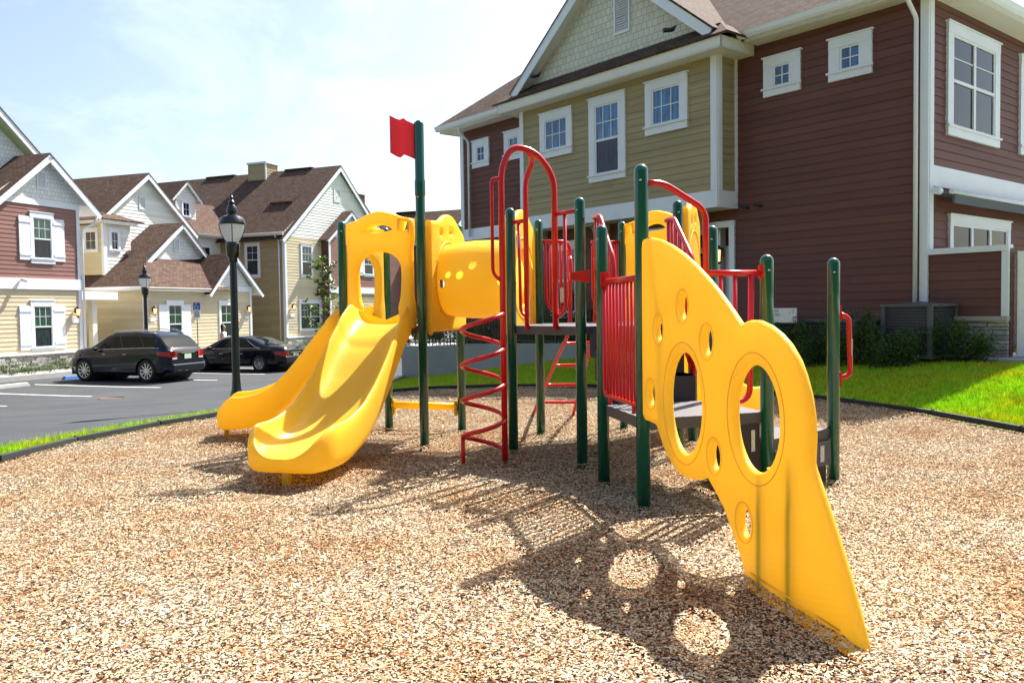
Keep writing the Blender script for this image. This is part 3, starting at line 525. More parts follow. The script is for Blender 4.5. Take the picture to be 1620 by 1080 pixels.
def window(parent, fr, s0, s1, z0, z1, cs=.1, ch=.14, cb=.14, nx=2, ny=2, hung=False, glass='glass_blue', glass2='glass_dark', shutters=0., nxs=0, ledge=True, zm=None, lower_grid=False):
    s0, s1 = min(s0, s1), max(s0, s1); mb = MB()
    fbox(mb, fr, s0 - cs, s0, z0, z1, 0, .05); fbox(mb, fr, s1, s1 + cs, z0, z1, 0, .05)
    fbox(mb, fr, s0 - cs, s1 + cs, z1, z1 + ch, 0, .055); fbox(mb, fr, s0 - cs, s1 + cs, z0 - cb, z0, 0, .055)
    if ledge:
        fbox(mb, fr, s0 - cs - .03, s1 + cs + .03, z1 + ch, z1 + ch + .025, 0, .075); fbox(mb, fr, s0 - cs - .03, s1 + cs + .03, z0 - .03, z0 + .004, .05, .085)
    w = mb.build('window', 'trim', parent)
    mb = MB(); f = .035
    for a, b, c, d in ((s0, s0 + f, z0, z1), (s1 - f, s1, z0, z1), (s0 + f, s1 - f, z0, z0 + f), (s0 + f, s1 - f, z1 - f, z1)): fbox(mb, fr, a, b, c, d, .008, .036)
    zm = zm or (z0 + z1) / 2
    if hung: fbox(mb, fr, s0 + f, s1 - f, zm - .025, zm + .025, .008, .040)
    if nxs:
        for k in range(1, nxs): s = s0 + (s1 - s0) * k / nxs; fbox(mb, fr, s - .04, s + .04, z0 + f, z1 - f, .008, .043)
    mb.build('sash', 'trim', w)
    lo = zm if hung else z0; mb = MB(); cols = nx * max(nxs, 1)
    for k in range(1, cols):
        if nxs and k % nx == 0: continue
        s = s0 + (s1 - s0) * k / cols; fbox(mb, fr, s - .009, s + .009, lo + f, z1 - f, .016, .027)
    for k in range(1, ny): z = lo + (z1 - lo) * k / ny; fbox(mb, fr, s0 + f, s1 - f, z - .009, z + .009, .016, .029)
    if mb.f: mb.build('muntin', 'trim', w)
    mb = MB(); fbox(mb, fr, s0 + .01, s1 - .01, lo, z1 - .01, .002, .018); mb.build('pane', glass, w)
    if hung: mb = MB(); fbox(mb, fr, s0 + .01, s1 - .01, z0 + .01, zm, .002, .015); mb.build('pane', glass2, w)
    if shutters:
        for a in (s0 - cs - shutters + .03, s1 + cs - .03):
            mb = MB(); fbox(mb, fr, a, a + shutters, z0 - .08, z1 + .02, .0, .045)
            for zz in (z0 + .1, z1 - .22): fbox(mb, fr, a - .005, a + shutters + .005, zz, zz + .1, .045, .065)
            mb.build('shutter', 'trim', parent)
    return w
def roof_quad(parent, pts, m='roof', th=.05, name='roof', label=None):
    pts = [V(p) for p in pts]; n = (pts[1] - pts[0]).cross(pts[2] - pts[0]).normalized()
    if n.z < 0: pts = pts[::-1]; n = -n
    mb = MB(); mb.face(pts)
    for a, b in zip(pts, pts[1:] + pts[:1]): mb.face([a, a - n * th, b - n * th, b])
    o = mb.build(name, m, parent, label); mb = MB(); mb.face([p - n * th for p in pts][::-1]); mb.build('roof_underside', 'trim', parent); return o
def plate(parent, pts, th, m, name):
    """horizontal slab (soffit)"""
    mb = MB(); pts = [V(p) for p in pts]
    if (pts[1] - pts[0]).cross(pts[2] - pts[0]).z < 0: pts = pts[::-1]
    lo = [p - V((0, 0, th)) for p in pts]; mb.face(pts); mb.face(lo[::-1])
    for i in range(len(pts)): j = (i + 1) % len(pts); mb.face([pts[i], lo[i], lo[j], pts[j]])
    return mb.build(name, m, parent)
def lantern(parent, p, n, name='wall_lantern'):
    p = V(p) + V(n) * .16; mb = MB()
    mb.tube([p - V(n) * .16 + V((0, 0, .12)), p - V(n) * .05 + V((0, 0, .26)), p + V((0, 0, .24))], .014, 6); mb.lathe([(.015, .27), (.03, .24), (.11, .18), (.105, .165)], p, 8)
    mb.lathe([(.09, -.16), (.09, -.13), (.03, -.19), (.01, -.2)][:3], p, 8)
    for k in range(4): a = pi / 4 + k * pi / 2; mb.tube([p + V((cos(a) * .075, sin(a) * .075, -.14)), p + V((cos(a) * .095, sin(a) * .095, .17))], .01, 4)
    mb.box(p - V(n) * .15 + V((0, 0, .1)), n, V((-n[1], n[0], 0)), (0, 0, 1), .012, .05, .1)
    o = mb.build(name, 'blackmetal', parent); mb = MB(); mb.lathe([(.06, -.12), (.075, .15)], p, 8); mb.build('lantern_glass', 'amber', o); return o
def ledge_stone(parent, fr, s0, s1, z0, z1, d=.07, row=.085, seed=1):
    rnd = random.Random(seed); mb = MB(); z = z0
    while z < z1 - .02:
        h = min(rnd.uniform(.6, 1.35) * row, z1 - z); s = s0
        while s < s1 - .01:
            w = min(rnd.uniform(.12, .5), s1 - s); fbox(mb, fr, s + .004, s + w - .004, z + .004, z + h - .004, -.02, d + rnd.uniform(-.03, .025)); s += w
        z += h
    return mb.build('stone_base', 'stone', parent)
def gable_vent(parent, fr, s, z, w, h):
    mb = MB(); fbox(mb, fr, s - w / 2 - .04, s + w / 2 + .04, z - .05, z, 0, .04); fbox(mb, fr, s - w / 2 - .04, s - w / 2, z, z + h, 0, .04); fbox(mb, fr, s + w / 2, s + w / 2 + .04, z, z + h, 0, .04); fbox(mb, fr, s - w / 2 - .04, s + w / 2 + .04, z + h, z + h + .05, 0, .04)
    k = z
    while k < z + h - .03: mb.box(fr.p(s, k + .025, .02), fr.u, (fr.n + V((0, 0, .9))).normalized(), fr.u.cross((fr.n + V((0, 0, .9))).normalized()), w / 2, .004, .028); k += .05
    return mb.build('gable_vent', 'trim', parent)
def gable_rakes(parent, fr, sa, za, sp_, zp, sb, zb, d0=0., d1=.3, w=.2):
    """white rake boards + sloped soffit under the overhang"""
    mb = MB()
    for s0, z0, s1, z1 in ((sa, za, sp_, zp), (sb, zb, sp_, zp)):
        L0 = hypot(s1 - s0, z1 - z0); nxx, nz_ = (z1 - z0) / L0, -(s1 - s0) / L0
        if nz_ > 0: nxx, nz_ = -nxx, -nz_
        q0 = (s0 + nxx * w / 2, z0 + nz_ * w / 2); q1 = (s1 + nxx * w / 2, z1 + nz_ * w / 2)
        bar(mb, fr, q0[0], q0[1], q1[0], q1[1], w, d1 - .03, d1)
        bar(mb, fr, s0 + nxx * .07, z0 + nz_ * .07, s1 + nxx * .07, z1 + nz_ * .07, .03, d0, d1 - .03)
    return mb.build('rake', 'trim', parent)

# ------------------------------------------------------------------ big maroon house on the right
AX = azd(-39.5); BX = azd(51)
KR = 1.2; ZR = -.29                                   # house drawn in units of 1.2 m, datum at eye height
def FrR(O, u, n): return Fr(O, u, n, KR, ZR)
O_ = V((7.936, 15.84, 0)); R = FrR(O_, AX, -BX)          # long shaded wall, s runs away to the left
Bf = R.off(.6); Sf = FrR(O_, BX, -AX)                   # tan upper bay ; right-hand wall
hb = thing('maroon_house', 'large two-storey maroon and tan clapboard house behind the playground at the right', 'house', (O_.x, O_.y, .5))
# maroon lap siding
lap_wall(hb, R, [(.4, 0, 3.64), (3.09, 0, 3.64)], 'maroon')
lap_wall(hb, R, [(3.09, 0, 3.60), (6.3, 0, 3.60)], 'maroon')
lap_wall(hb, R, [(.3, 5.85, 12.45), (3.32, 5.85, 12.45)], 'maroon')
lap_wall(hb, R, [(3.09, 3.6, 5.85), (3.32, 3.6, 5.85)], 'maroon')
lap_wall(hb, R, [(3.3, 9.21, 12.45), (6.3, 9.21, 12.45)], 'maroon')
lap_wall(hb, Sf, [(.4, 0, 11), (3.31, 0, 11)], 'maroon'); lap_wall(hb, Sf, [(3.64, 0, 11), (6.3, 0, 11)], 'maroon')
FL = FrR(R.p(12.45, 0), BX, AX); lap_wall(hb, FL, [(.0, 0, 11), (6.3, 0, 11)], 'maroon')
BK = FrR(R.p(0, 0, -11), AX, BX); lap_wall(hb, BK, [(.0, 0, 12.45), (6.3, 0, 12.45)], 'maroon')
# tan bay
lap_wall(hb, Bf, [(3.62, 3.57, 9.21), (6.26, 3.57, 9.21)], 'tan', label='tan siding')
BS = FrR(R.p(3.57, 0), -BX, -AX); lap_wall(hb, BS, [(3.62, 0, .6), (6.26, 0, .6)], 'tan'); BS2 = FrR(R.p(9.21, 0), -BX, AX); lap_wall(hb, BS2, [(3.62, 0, .6), (6.26, 0, .6)], 'tan')
mb = MB()
fbox(mb, Bf, 3.55, 9.23, 3.30, 3.62, -.02, .03); fbox(mb, BS, -.0, .59, 3.301, 3.619, -.02, .03); fbox(mb, BS2, 0, .59, 3.301, 3.619, -.02, .03)
fbox(mb, R, 9.24, 12.47, 3.32, 3.62, 0, .035); fbox(mb, Sf, .13, 11, 3.31, 3.64, 0, .035); build_boxes(mb, 'band_board', 'trim', hb)
plate(hb, [R.p(3.57, 3.32), R.p(9.21, 3.32), Bf.p(9.21, 3.32), Bf.p(3.57, 3.32)], .02, 'soffit', 'bay_soffit')
mb = MB()
fbox(mb, Bf, 3.55, 3.69, 3.62, 6.27, 0, .04); fbox(mb, BS, .49, .6, 3.62, 6.27, 0, .04); fbox(mb, BS, .0, .07, 3.62, 6.27, 0, .035)
fbox(mb, Bf, 9.1, 9.23, 3.62, 6.27, 0, .04); fbox(mb, R, 12.33, 12.47, .3, 6.28, 0, .04); fbox(mb, FL, 0, .13, .3, 6.28, 0, .04)
fbox(mb, R, -.03, .1, .45, 6.28, 0, .045); fbox(mb, Sf, .0, .13, .45, 6.28, 0, .04); build_boxes(mb, 'corner_trim', 'trim', hb)
def downspout(parent, fr, s, z0, z1, d=.08):
    mb = MB(); mb.tube(fillet([fr.p(s, z1 + .12, .42), fr.p(s, z1 - .05, .40), fr.p(s, z1 - .28, d), fr.p(s, z0, d)], .08), .042, 10); return mb.build('downspout', 'trim', parent)
downspout(hb, R, .14, .75, 6.22, .1); downspout(hb, R, 12.0, 3.4, 6.22, .1)
# windows
window(hb, R, 2.40, 2.75, 5.42, 5.81, .2, .16, .15, 2, 2); window(hb, R, 1.09, 1.46, 5.42, 5.82, .2, .16, .15, 2, 2)
window(hb, R, 11.38, 11.73, 5.36, 5.76, .19, .16, .15, 2, 2); window(hb, R, 10.01, 10.37, 5.36, 5.77, .19, .16, .15, 2, 2)
window(hb, Bf, 7.6, 8.33, 5.06, 5.74, .17, .17, .17, 3, 2); window(hb, Bf, 4.4, 5.12, 5.06, 5.77, .17, .17, .17, 3, 2)
window(hb, Bf, 6.02, 6.72, 4.30, 5.76, .18, .17, .15, 3, 2, True, zm=5.02)
window(hb, Sf, .81, 2.47, 4.34, 5.82, .2, .17, .16, 1, 2, True, 'glass_r', 'glass_r', nxs=2, zm=5.08); window(hb, Sf, 3.82, 5.5, 4.34, 5.82, .2, .17, .16, 1, 2, True, 'glass_r', 'glass_r', nxs=2, zm=5.08)
window(hb, Sf, .84, 3.08, 1.7, 2.75, .12, .14, .14, 1, 1, False, 'glass_r', nxs=3)
window(hb, R, 8.0, 8.7, 1.35, 2.85, .16, .15, .14, 1, 1, True)
window(hb, R, 10.2, 11.1, 1.35, 2.85, .16, .15, .14, 1, 1, True)
# entry recess below the bay
mb = MB(); fbox(mb, R, 3.60, 3.72, .4, 3.09, -.02, .05); fbox(mb, R, 3.72, 5.78, 2.97, 3.09, -.02, .05); fbox(mb, R, 5.78, 5.9, .4, 3.09, -.02, .05); mb.build('entry_frame', 'trim', hb)
IN = R.off(-1.3); lap_wall(hb, IN, [(.4, 3.5, 6.0), (3.2, 3.5, 6.0)], 'maroon'); IS = FrR(R.p(5.85, 0), BX, -AX); lap_wall(hb, IS, [(.4, 0, 1.3), (3.2, 0, 1.3)], 'maroon')
IS1 = FrR(R.p(3.64, 0), BX, AX); lap_wall(hb, IS1, [(.4, 0, 1.3), (3.2, 0, 1.3)], 'maroon')
plate(hb, [R.p(3.6, 3.1), R.p(5.9, 3.1), IN.p(5.9, 3.1), IN.p(3.6, 3.1)], .02, 'soffit', 'entry_ceiling'); plate(hb, [R.p(3.6, .66), R.p(5.9, .66), IN.p(5.9, .66), IN.p(3.6, .66)], .1, 'concrete', 'entry_floor')
mb = MB(); fbox(mb, IN, 4.6, 5.6, .66, 2.72, 0, .05); dr = mb.build('door', 'trim', hb); mb = MB(); fbox(mb, IN, 4.75, 5.45, 1.7, 2.6, .05, .06); mb.build('door_glass', 'glass_dark', dr); mb = MB(); mb.tube([IN.p(4.7, 1.6, .05), IN.p(4.7, 1.6, .1), IN.p(4.8, 1.6, .1)], .015, 6); mb.build('handle', 'chrome', dr)
mb = MB(); fbox(mb, R, 4.06, 4.24, .66, 3.0, -.32, -.14); mb.build('porch_column', 'trim', hb)
lantern(hb, R.p(4.02, 2.42, -.14), -BX)
# brackets below the bay
for s in (4.3, 7.0, 9.05):
    mb = MB(); pts = [(0, 2.86), (.06, 2.86), (.10, 2.95), (.22, 3.05), (.34, 3.1), (.40, 3.2), (.55, 3.24), (.55, 3.29), (0, 3.29)]
    mb.ring_loft([[R.p(s + q, z, d) for d, z in pts] for q in (-.09, .09)], True, False); mb.build('bracket', 'capstone', hb)
# eaves: soffit, fascia, gutter
def eave(parent, fr, s0, s1, z, oh, m0=0., m1=0., gutter=True, fh=.16, name='eave'):
    """m0/m1: mitre at the ends"""
    plate(parent, [fr.p(s0, z, 0), fr.p(s1, z, 0), fr.p(s1 + m1, z, oh), fr.p(s0 - m0, z, oh)], .02, 'soffit', 'soffit')
    mb = MB(); fbox(mb, fr, s0 - m0, s1 + m1, z - .03, z + fh - .02, oh - .03, oh); o = mb.build('fascia', 'soffit', parent)
    if gutter:
        mb = MB(); prof = [(0, .0), (.05, -.005), (.09, .04), (.11, .11), (.12, .12), (.105, .125), (.005, .125)]
        mb.ring_loft([[fr.p(s, z + .03 + zz, oh + .002 + dd) for dd, zz in prof] for s in (s0 - m0 - .1, s1 + m1 + .1)], True, False); mb.build('gutter', 'trim', parent)
eave(hb, R, 0, 3.1, 6.28, .42, .42, 0); eave(hb, R, 9.6, 12.45, 6.28, .42, 0, .42); eave(hb, Sf, 0, 11, 6.28, .42, .42, .42); eave(hb, FL, 0, 11, 6.28, .42, .42, .42)
eave(hb, Bf, 3.57, 9.21, 6.12, .40, .40, .40, False, .20); eave(hb, BS, .0, .6, 6.121, .40, 0, .40, False, .20); eave(hb, BS2, .0, .6, 6.121, .40, 0, .40, False, .20)
# roofs
kz = .80; ze = 6.44; e0, e1, dN, dF = -.5, 12.95, .5, 11.5; half = (dF + dN) / 2
def rp_(s, d, z): q = R.p(s, z, -d); return q
ridge_z = ze + kz * half
A1, A2, A3, A4 = rp_(e0, -dN, ze), rp_(e1, -dN, ze), rp_(e1, dF, ze), rp_(e0, dF, ze); r1, r2 = rp_(e0 + half, -dN + half, ridge_z), rp_(e1 - half, -dN + half, ridge_z)
roof_quad(hb, [A1, r1, r2, A2]); roof_quad(hb, [A2, r2, A3]); roof_quad(hb, [A3, r2, r1, A4]); roof_quad(hb, [A4, r1, A1])
# bay skirt roof and cross gable
gz0 = 6.66; sk = lambda s, d, z: R.p(s, z, d)
roof_quad(hb, [sk(3.0, 1.06, 6.33), sk(9.75, 1.06, 6.33), sk(9.1, .55, gz0 + .02), sk(3.5, .55, gz0 + .02)], name='skirt_roof'); roof_quad(hb, [sk(3.0, 1.06, 6.33), sk(3.5, .55, gz0 + .02), sk(3.5, .1, gz0 + .02), sk(3.0, .1, 6.33)], name='skirt_roof'); roof_quad(hb, [sk(9.75, 1.06, 6.33), sk(9.1, .55, gz0 + .02), sk(9.1, .1, gz0 + .02), sk(9.75, .1, 6.33)], name='skirt_roof')
mb = MB(); fq(mb, Bf, [Bf.p(3.7, gz0, .0), Bf.p(8.9, gz0, .0), Bf.p(6.3, 8.74, .0)]); mb.build('gable_wall', 'shake_g', hb)
mb = MB(); fbox(mb, Bf, 3.5, 9.1, 6.5, 6.68, -.1, .0); mb.build('gable_flashing', 'roof', hb)
gable_rakes(hb, Bf, 3.42, 6.50, 6.3, 8.80, 9.18, 6.50, 0, .33, .2)
mb = MB(); bar(mb, Bf, 8.85, 6.72, 6.3, 8.60, .1, 0, .025); bar(mb, Bf, 3.75, 6.72, 6.3, 8.60, .1, 0, .027); mb.build('gable_trim', 'soffit', hb)
gable_vent(hb, Bf, 5.92, 7.16, .36, .9)
for s0, s1 in ((3.38, 6.3), (9.22, 6.3)):
    roof_quad(hb, [Bf.p(s0, 6.50, .35), Bf.p(s1, 8.84, .35), Bf.p(s1, 8.84, -5.0), Bf.p(s0, 6.50, -2.4)], name='gable_roof')
for s in (4.32, 8.2): mb = MB(); mb.tube([Bf.p(s, 6.78, .26), Bf.p(s, 6.7, .34), Bf.p(s + .1, 6.68, .5)], [.03, .05, .055], 8); mb.build('flood_light', 'blackmetal', hb)
# retractable awning
mb = MB(); mb.tube([Sf.p(.2, 3.2, .28), Sf.p(8, 3.2, .28)], .045, 12); mb.build('awning_bar', 'trim', hb)
mb = MB(); mb.ring_loft([[Sf.p(s, z, d) for d, z in ((.02, 3.2), (.3, 3.18), (.3, 3.02), (.27, 3.02), (.25, 3.14), (.02, 3.16))] for s in (.28, 8)], True, False); mb.build('awning_canvas', 'awning', hb)
mb = MB(); mb.tube([Sf.p(.02, 3.22, .12), Sf.p(.16, 3.22, .12)], .07, 12); mb.build('awning_roller', 'trim', hb)
for q0, q1 in ((3.02, 3.10), (3.3, 3.42)): mb = MB(); mb.tube([R.p(q0, 3.29, .0), R.p(q0, 3.3, .06), R.p(q1, 3.33, .14)], [.03, .03, .035], 8); mb.build('security_camera', 'blackmetal', hb)
lantern(hb, Sf.p(4.3, 2.5), -AX)
# patio screen wall at the near corner, a thing of its own
sw = thing('patio_screen_wall', 'low maroon clapboard screen wall with white cap and ledge stone foot beside the house corner', 'wall', tuple(R.p(-.6, .55)))
lap_wall(sw, R, [(1.24, -1.2, -.03), (2.22, -1.2, -.03)], 'maroon'); mb = MB(); fbox(mb, R, -1.2, -.0, 2.21, 2.30, -.12, .05); fbox(mb, R, -1.2, -1.10, 1.24, 2.209, 0, .04); mb.build('cap_trim', 'trim', sw)
E1 = FrR(R.p(-1.2, 0), BX, -AX); lap_wall(sw, E1, [(.55, 0, .14), (2.25, 0, .14)], 'maroon', name='end_post'); BB = FrR(R.p(0, 0, -.14), AX, BX); lap_wall(sw, BB, [(.55, -1.2, 0), (2.25, -1.2, 0)], 'maroon', name='back_wall')
mb = MB(); fbox(mb, R, -1.205, 0, 1.17, 1.24, -.02, .1); mb.build('stone_cap', 'capstone', sw); ledge_stone(sw, R, -1.2, -.02, .5, 1.17, .06, .075, 4)
gt = thing('white_gate', 'white panelled gate leaf with black strap hinges at the right edge', 'gate', tuple(R.p(-1.35, .6, -.2)))
GF = FrR(R.p(-1.24, 0, -.16), BX * .45 - AX * .9, -BX); GF.u.normalize(); GF.n = V((GF.u.y, -GF.u.x, 0)); mb = MB(); fbox(mb, GF, 0, .13, .66, 2.2, -.05, .05); mb.build('gate_post', 'trim', gt); mb = MB(); fbox(mb, GF, .14, 1.3, .7, 2.1, -.03, .0); fbox(mb, GF, .14, .22, .7, 2.1, .0, .015); fbox(mb, GF, .22, 1.3, 1.28, 1.36, .0, .013); mb.build('gate_leaf', 'trim', gt)
for z in (.86, 2.0): mb = MB(); fbox(mb, GF, .03, .24, z - .03, z + .03, .016, .035); mb.tube([GF.p(.14, z - .05, .04), GF.p(.14, z + .05, .04)], .018, 8); mb.build('hinge', 'blackmetal', gt)
# air conditioning condensers and the small sign
def condenser(s, w, z0, z1, d, label):
    fr = R.off(d); o = thing('air_conditioner', label, 'air conditioner', tuple(fr.p(s, z0)), group='condensers along the maroon wall'); mb = MB(); b = .42
    for q in (0, w): 
        for dd in (0, -2 * b): fbox(mb, fr, s + q - .03, s + q + .03, z0, z1 - .03, dd - .03, dd + .03)
    fbox(mb, fr, s - .04, s + w + .04, z1 - .04, z1, -2 * b - .04, .04); fbox(mb, fr, s - .04, s + w + .04, z0, z0 + .05, -2 * b - .04, .04); mb.build('casing', 'ac', o)
    mb = MB(); fbox(mb, fr, s, s + w, z0 + .05, z1 - .04, -2 * b, -.012); mb.build('coil', 'slate', o)
    mb = MB(); z = z0 + .09
    while z < z1 - .06: fbox(mb, fr, s + .03, s + w - .03, z, z + .008, -.012, .006); mb.box(fr.p(s - .003, z, -b), fr.u, fr.n, (0, 0, 1), .006, b, .004); z += .045
    mb.build('louvre', 'ac', o); mb = MB(); c = fr.p(s + w / 2, z1, -b)
    for k in range(1, 7): mb.tube([c + V((cos(t) * k * .055, sin(t) * k * .055, .045 - .006 * k)) for t in np.linspace(0, 2 * pi, 25)], .005, 4, False)
    mb.build('fan_guard', 'ac', o)
condenser(-.46, .70, .62, 1.44, .9, 'tall grey air conditioning unit by the white corner trim of the maroon wall'); condenser(.72, .86, .6, 1.2, .9, 'lower dark air conditioning unit below the small white sign')
condenser(2.2, .8, .6, 1.15, .9, 'farthest of the grey air conditioning units, behind the green end posts')
sg = R.off(1.28); so_ = thing('notice_board', 'small white notice board with dark blue lettering standing above the shrubs', 'sign', tuple(sg.p(1.75, .6))); mb = MB(); fbox(mb, sg, 1.5, 1.92, 1.16, 1.40, -.01, .01); mb.build('board', 'signwhite', so_); mb = MB(); mb.tube([sg.p(1.71, .5, -.03), sg.p(1.71, 1.3, -.03)], .012, 6); mb.build('stake', 'blackmetal', so_)
def text(parent, s, fr, a, z, size, m, name='lettering'):
    cu = bpy.data.curves.new(name, 'FONT'); cu.body = s; cu.size = size; cu.extrude = .002; co = bpy.data.objects.new(name, cu); C.objects.link(co); dg = bpy.context.evaluated_depsgraph_get(); dg.update(); me = bpy.data.meshes.new_from_object(co.evaluated_get(dg)); bpy.data.objects.remove(co)
    n = fr.n; u = V((-n.y, n.x, 0)); org = ORG[parent.name]; O = fr.p(a, z, .013)
    for v_ in me.vertices: c = v_.co; v_.co = O + u * c.x + V((0, 0, 1)) * c.y + n * c.z - org
    me.materials.clear(); me.materials.append(M[m]); ob = bpy.data.objects.new(name, me); C.objects.link(ob); ob.parent = parent; ORG[ob.name] = org; return ob
text(so_, 'C3', sg, 1.90, 1.335, .07, 'signtext'); text(so_, 'DO', sg, 1.90, 1.27, .07, 'signtext'); text(so_, 'J', sg, 1.56, 1.335, .07, 'signtext'); text(so_, 'C', sg, 1.57, 1.20, .07, 'signtext')

# ------------------------------------------------------------------ patio wall, railing, hedge
pw = thing('patio_retaining_wall', 'plain grey rendered retaining wall below the iron fence', 'wall', (-1.62, 24.5, -.5))
pa, pb, pc = V((-3.37, 25.2, 0)), V((-1.62, 24.6, 0)), V((2.76, 21.06, 0))
def wseg(mb, a, b, z0a, z1a, z1b, th): 
    d = (b - a).normalized(); n = V((d.y, -d.x, 0)) * th
    P8 = [V((q.x, q.y, z)) for q, z in ((a, z0a), (b, z0a), (b, z1b), (a, z1a))]; Q8 = [p - n for p in P8]; mb.face(P8); mb.face(Q8[::-1])
    for i in range(4): j = (i + 1) % 4; mb.face([P8[i], Q8[i], Q8[j], P8[j]])
mb = MB(); wseg(mb, pa, pb, -1.1, .37, .34, .3); mb.build('wall_panel', 'stucco', pw); mb = MB(); wseg(mb, pb + V((.02, -.05, 0)), pc, -1.1, .43, .55, .3); mb.build('wall_panel', 'stucco', pw)
sheet('patio', [(-3.24, 25.45), (-1.56, 24.9), (2.76, 21.5), (3.8, 22.1), (-1.2, 27.6), (-3, 28.8)], lambda x, y: .33, 'concrete', 1., 0)
fe = thing('iron_fence', 'black iron picket fence on top of the grey retaining wall', 'fence', (-1.62, 24.7, .4))
def picket(a, b, z, h):
    d = (b - a); L0 = d.length; d.normalize(); mb = MB()
    for zz in (.1, h - .05, h - .2): mb.box((a + b) / 2 + V((0, 0, z + zz)), d, V((-d.y, d.x, 0)), (0, 0, 1), L0 / 2, .015, .015)
    n = int(L0 / .11)
    for k in range(n + 1): p = a + d * (L0 * k / n); q = .028 if k % 16 == 0 else .008; mb.box(p + V((0, 0, z + h / 2)), d, V((-d.y, d.x, 0)), (0, 0, 1), q, q, h / 2 + (.06 if q > .02 else 0))
    mb.build('fence_panel', 'blackmetal', fe)
picket(pa + V((.1, .15, 0)), pb + V((0, .15, 0)), .38, 1.4); picket(pb + V((.05, .12, 0)), pc + V((-.1, .15, 0)), .46, 1.4)

def leaf_cloud(mb, n, cfun, size, rnd, flat=.0):
    for _ in range(n):
        c = V(cfun(rnd)); a = V((rnd.gauss(0, 1), rnd.gauss(0, 1), rnd.gauss(0, 1) + flat)).normalized(); b = a.orthogonal().normalized(); b.rotate(Matrix.Rotation(rnd.uniform(0, 6.28), 3, a)); e = a.cross(b)
        L0 = size * rnd.uniform(.6, 1.3); w = L0 * .38
        p0, p1, p2, p3 = c - b * L0 * .5, c + e * w * .5 + a * L0 * .06, c + b * L0 * .5, c - e * w * .5 + a * L0 * .06
        mb.face([p0, p1, p2, p3])
def blob(c, r, rz, bumpy=.35):
    c = V(c)
    def f(rnd):
        while True:
            d = V((rnd.gauss(0, 1), rnd.gauss(0, 1), rnd.gauss(0, 1))).normalized(); k = rnd.random() ** .45
            q = 1 + bumpy * noise.noise(d * 2.1 + c); return c + V((d.x * r * q * k, d.y * r * q * k, d.z * rz * q * k))
    return f
hd = thing('hedge', 'dark evergreen hedge growing along the iron fence', 'hedge', (-.3, 24.2, .4)); rnd = random.Random(5); mb = MB()
def hf(r): t = r.random(); p = pa.lerp(pb, t / .32) if t < .32 else pb.lerp(pc, (t - .32) / .68); h = .95 + .25 * noise.noise(V((p.x * 2.3, p.y * 2, 0))) - (.15 if p.x < -1.4 else 0); return (p.x + r.uniform(.25, .75), p.y + r.uniform(.3, .8), .40 + h * r.random() ** .8)
leaf_cloud(mb, 9000, hf, .085, rnd); mb.build('foliage', 'leaf', hd)
mb = MB()
for k in range(26): q = hf(rnd); mb.tube([(q[0], q[1], .35), (q[0] + rnd.uniform(-.1, .1), q[1], 1.1)], [.012, .005], 5)
mb.build('stem', 'bark', hd)
tl_.build('fill_blocking_trees', 'leaf', None, 'unseen belt of trees added behind the viewer to dim the sky light', 'trees', None, 'stuff')
# shrubs at the foot of the maroon wall
def shrub(x, y, z, h, r, label, seed, n=900, nm='shrub', lf='leaf', group='dark shrubs in the bed below the maroon wall'):
    rnd = random.Random(seed); o = thing(nm, label, 'shrub', (x, y, z), group=group); ms, ml = MB(), MB(); tips = []
    for k in range(7):
        a = rnd.uniform(0, 6.28); rr = r * rnd.uniform(.2, .8); hh = h * rnd.uniform(.62, 1.0) if k else h
        p1 = V((x + cos(a) * rr, y + sin(a) * rr, z + hh)); pts = crom([(x + cos(a) * .03, y + sin(a) * .03, z), (x + cos(a) * rr * .5, y + sin(a) * rr * .5, z + hh * .5), p1], 4); ms.tube(pts, [.012 * (1 - .8 * i / len(pts)) + .002 for i in range(len(pts))], 5); tips.append((pts, hh))
    def cf(r_):
        pts, hh = r_.choice(tips); t = r_.random() ** .75 * (len(pts) - 1); i = min(int(t), len(pts) - 2); q = pts[i].lerp(pts[i + 1], t - i); w = r * .36 * (1.15 - t / len(pts) * .7); return q + V((r_.gauss(0, w), r_.gauss(0, w), r_.gauss(0, w * .7)))
    leaf_cloud(ml, n, cf, .062, rnd); ms.build('stem', 'bark', o); ml.build('foliage', lf, o); return o
labs = ['shrub spilling over the ledge stone at the right end of the bed', 'shrub in front of the ledge stone, second from the right end', 'tall narrow shrub at the left edge of the ledge stone', 'shrub in front of the right side of the tall air conditioner', 'low shrub in front of the middle of the tall air conditioner', 'shrub at the left corner of the tall air conditioner', 'tall shrub between the tall air conditioner and the lone post', 'shrub right behind the red grab handle', 'shrub just right of the white notice board', 'low shrub below the white notice board', 'tall shrub just left of the white notice board', 'shrub left of the notice board, second one', 'shrub seen right beside the red guard rail post', 'leftmost dark shrub below the maroon wall']
sp_s = [(-.98, .55, .55), (-.72, .62, .78), (-.42, .7, 1.0), (-.22, 1.25, .72), (.05, 1.35, .60), (.26, 1.2, .92), (.5, 1.15, 1.05), (.72, 1.3, .75), (.98, 1.2, .9), (1.22, 1.4, .62), (1.5, 1.15, 1.08), (1.78, 1.3, .85), (2.05, 1.15, .98), (2.45, 1.2, .9)]
for k, (s, d, h) in enumerate(sp_s): q = R.p(s, 0, d); shrub(q.x, q.y, gz(q.x, q.y) - .02, h, .36, labs[k], 40 + k, 1500)

# ------------------------------------------------------------------ houses across the car park
UL = azd(19.8); WL = azd(-70.2)
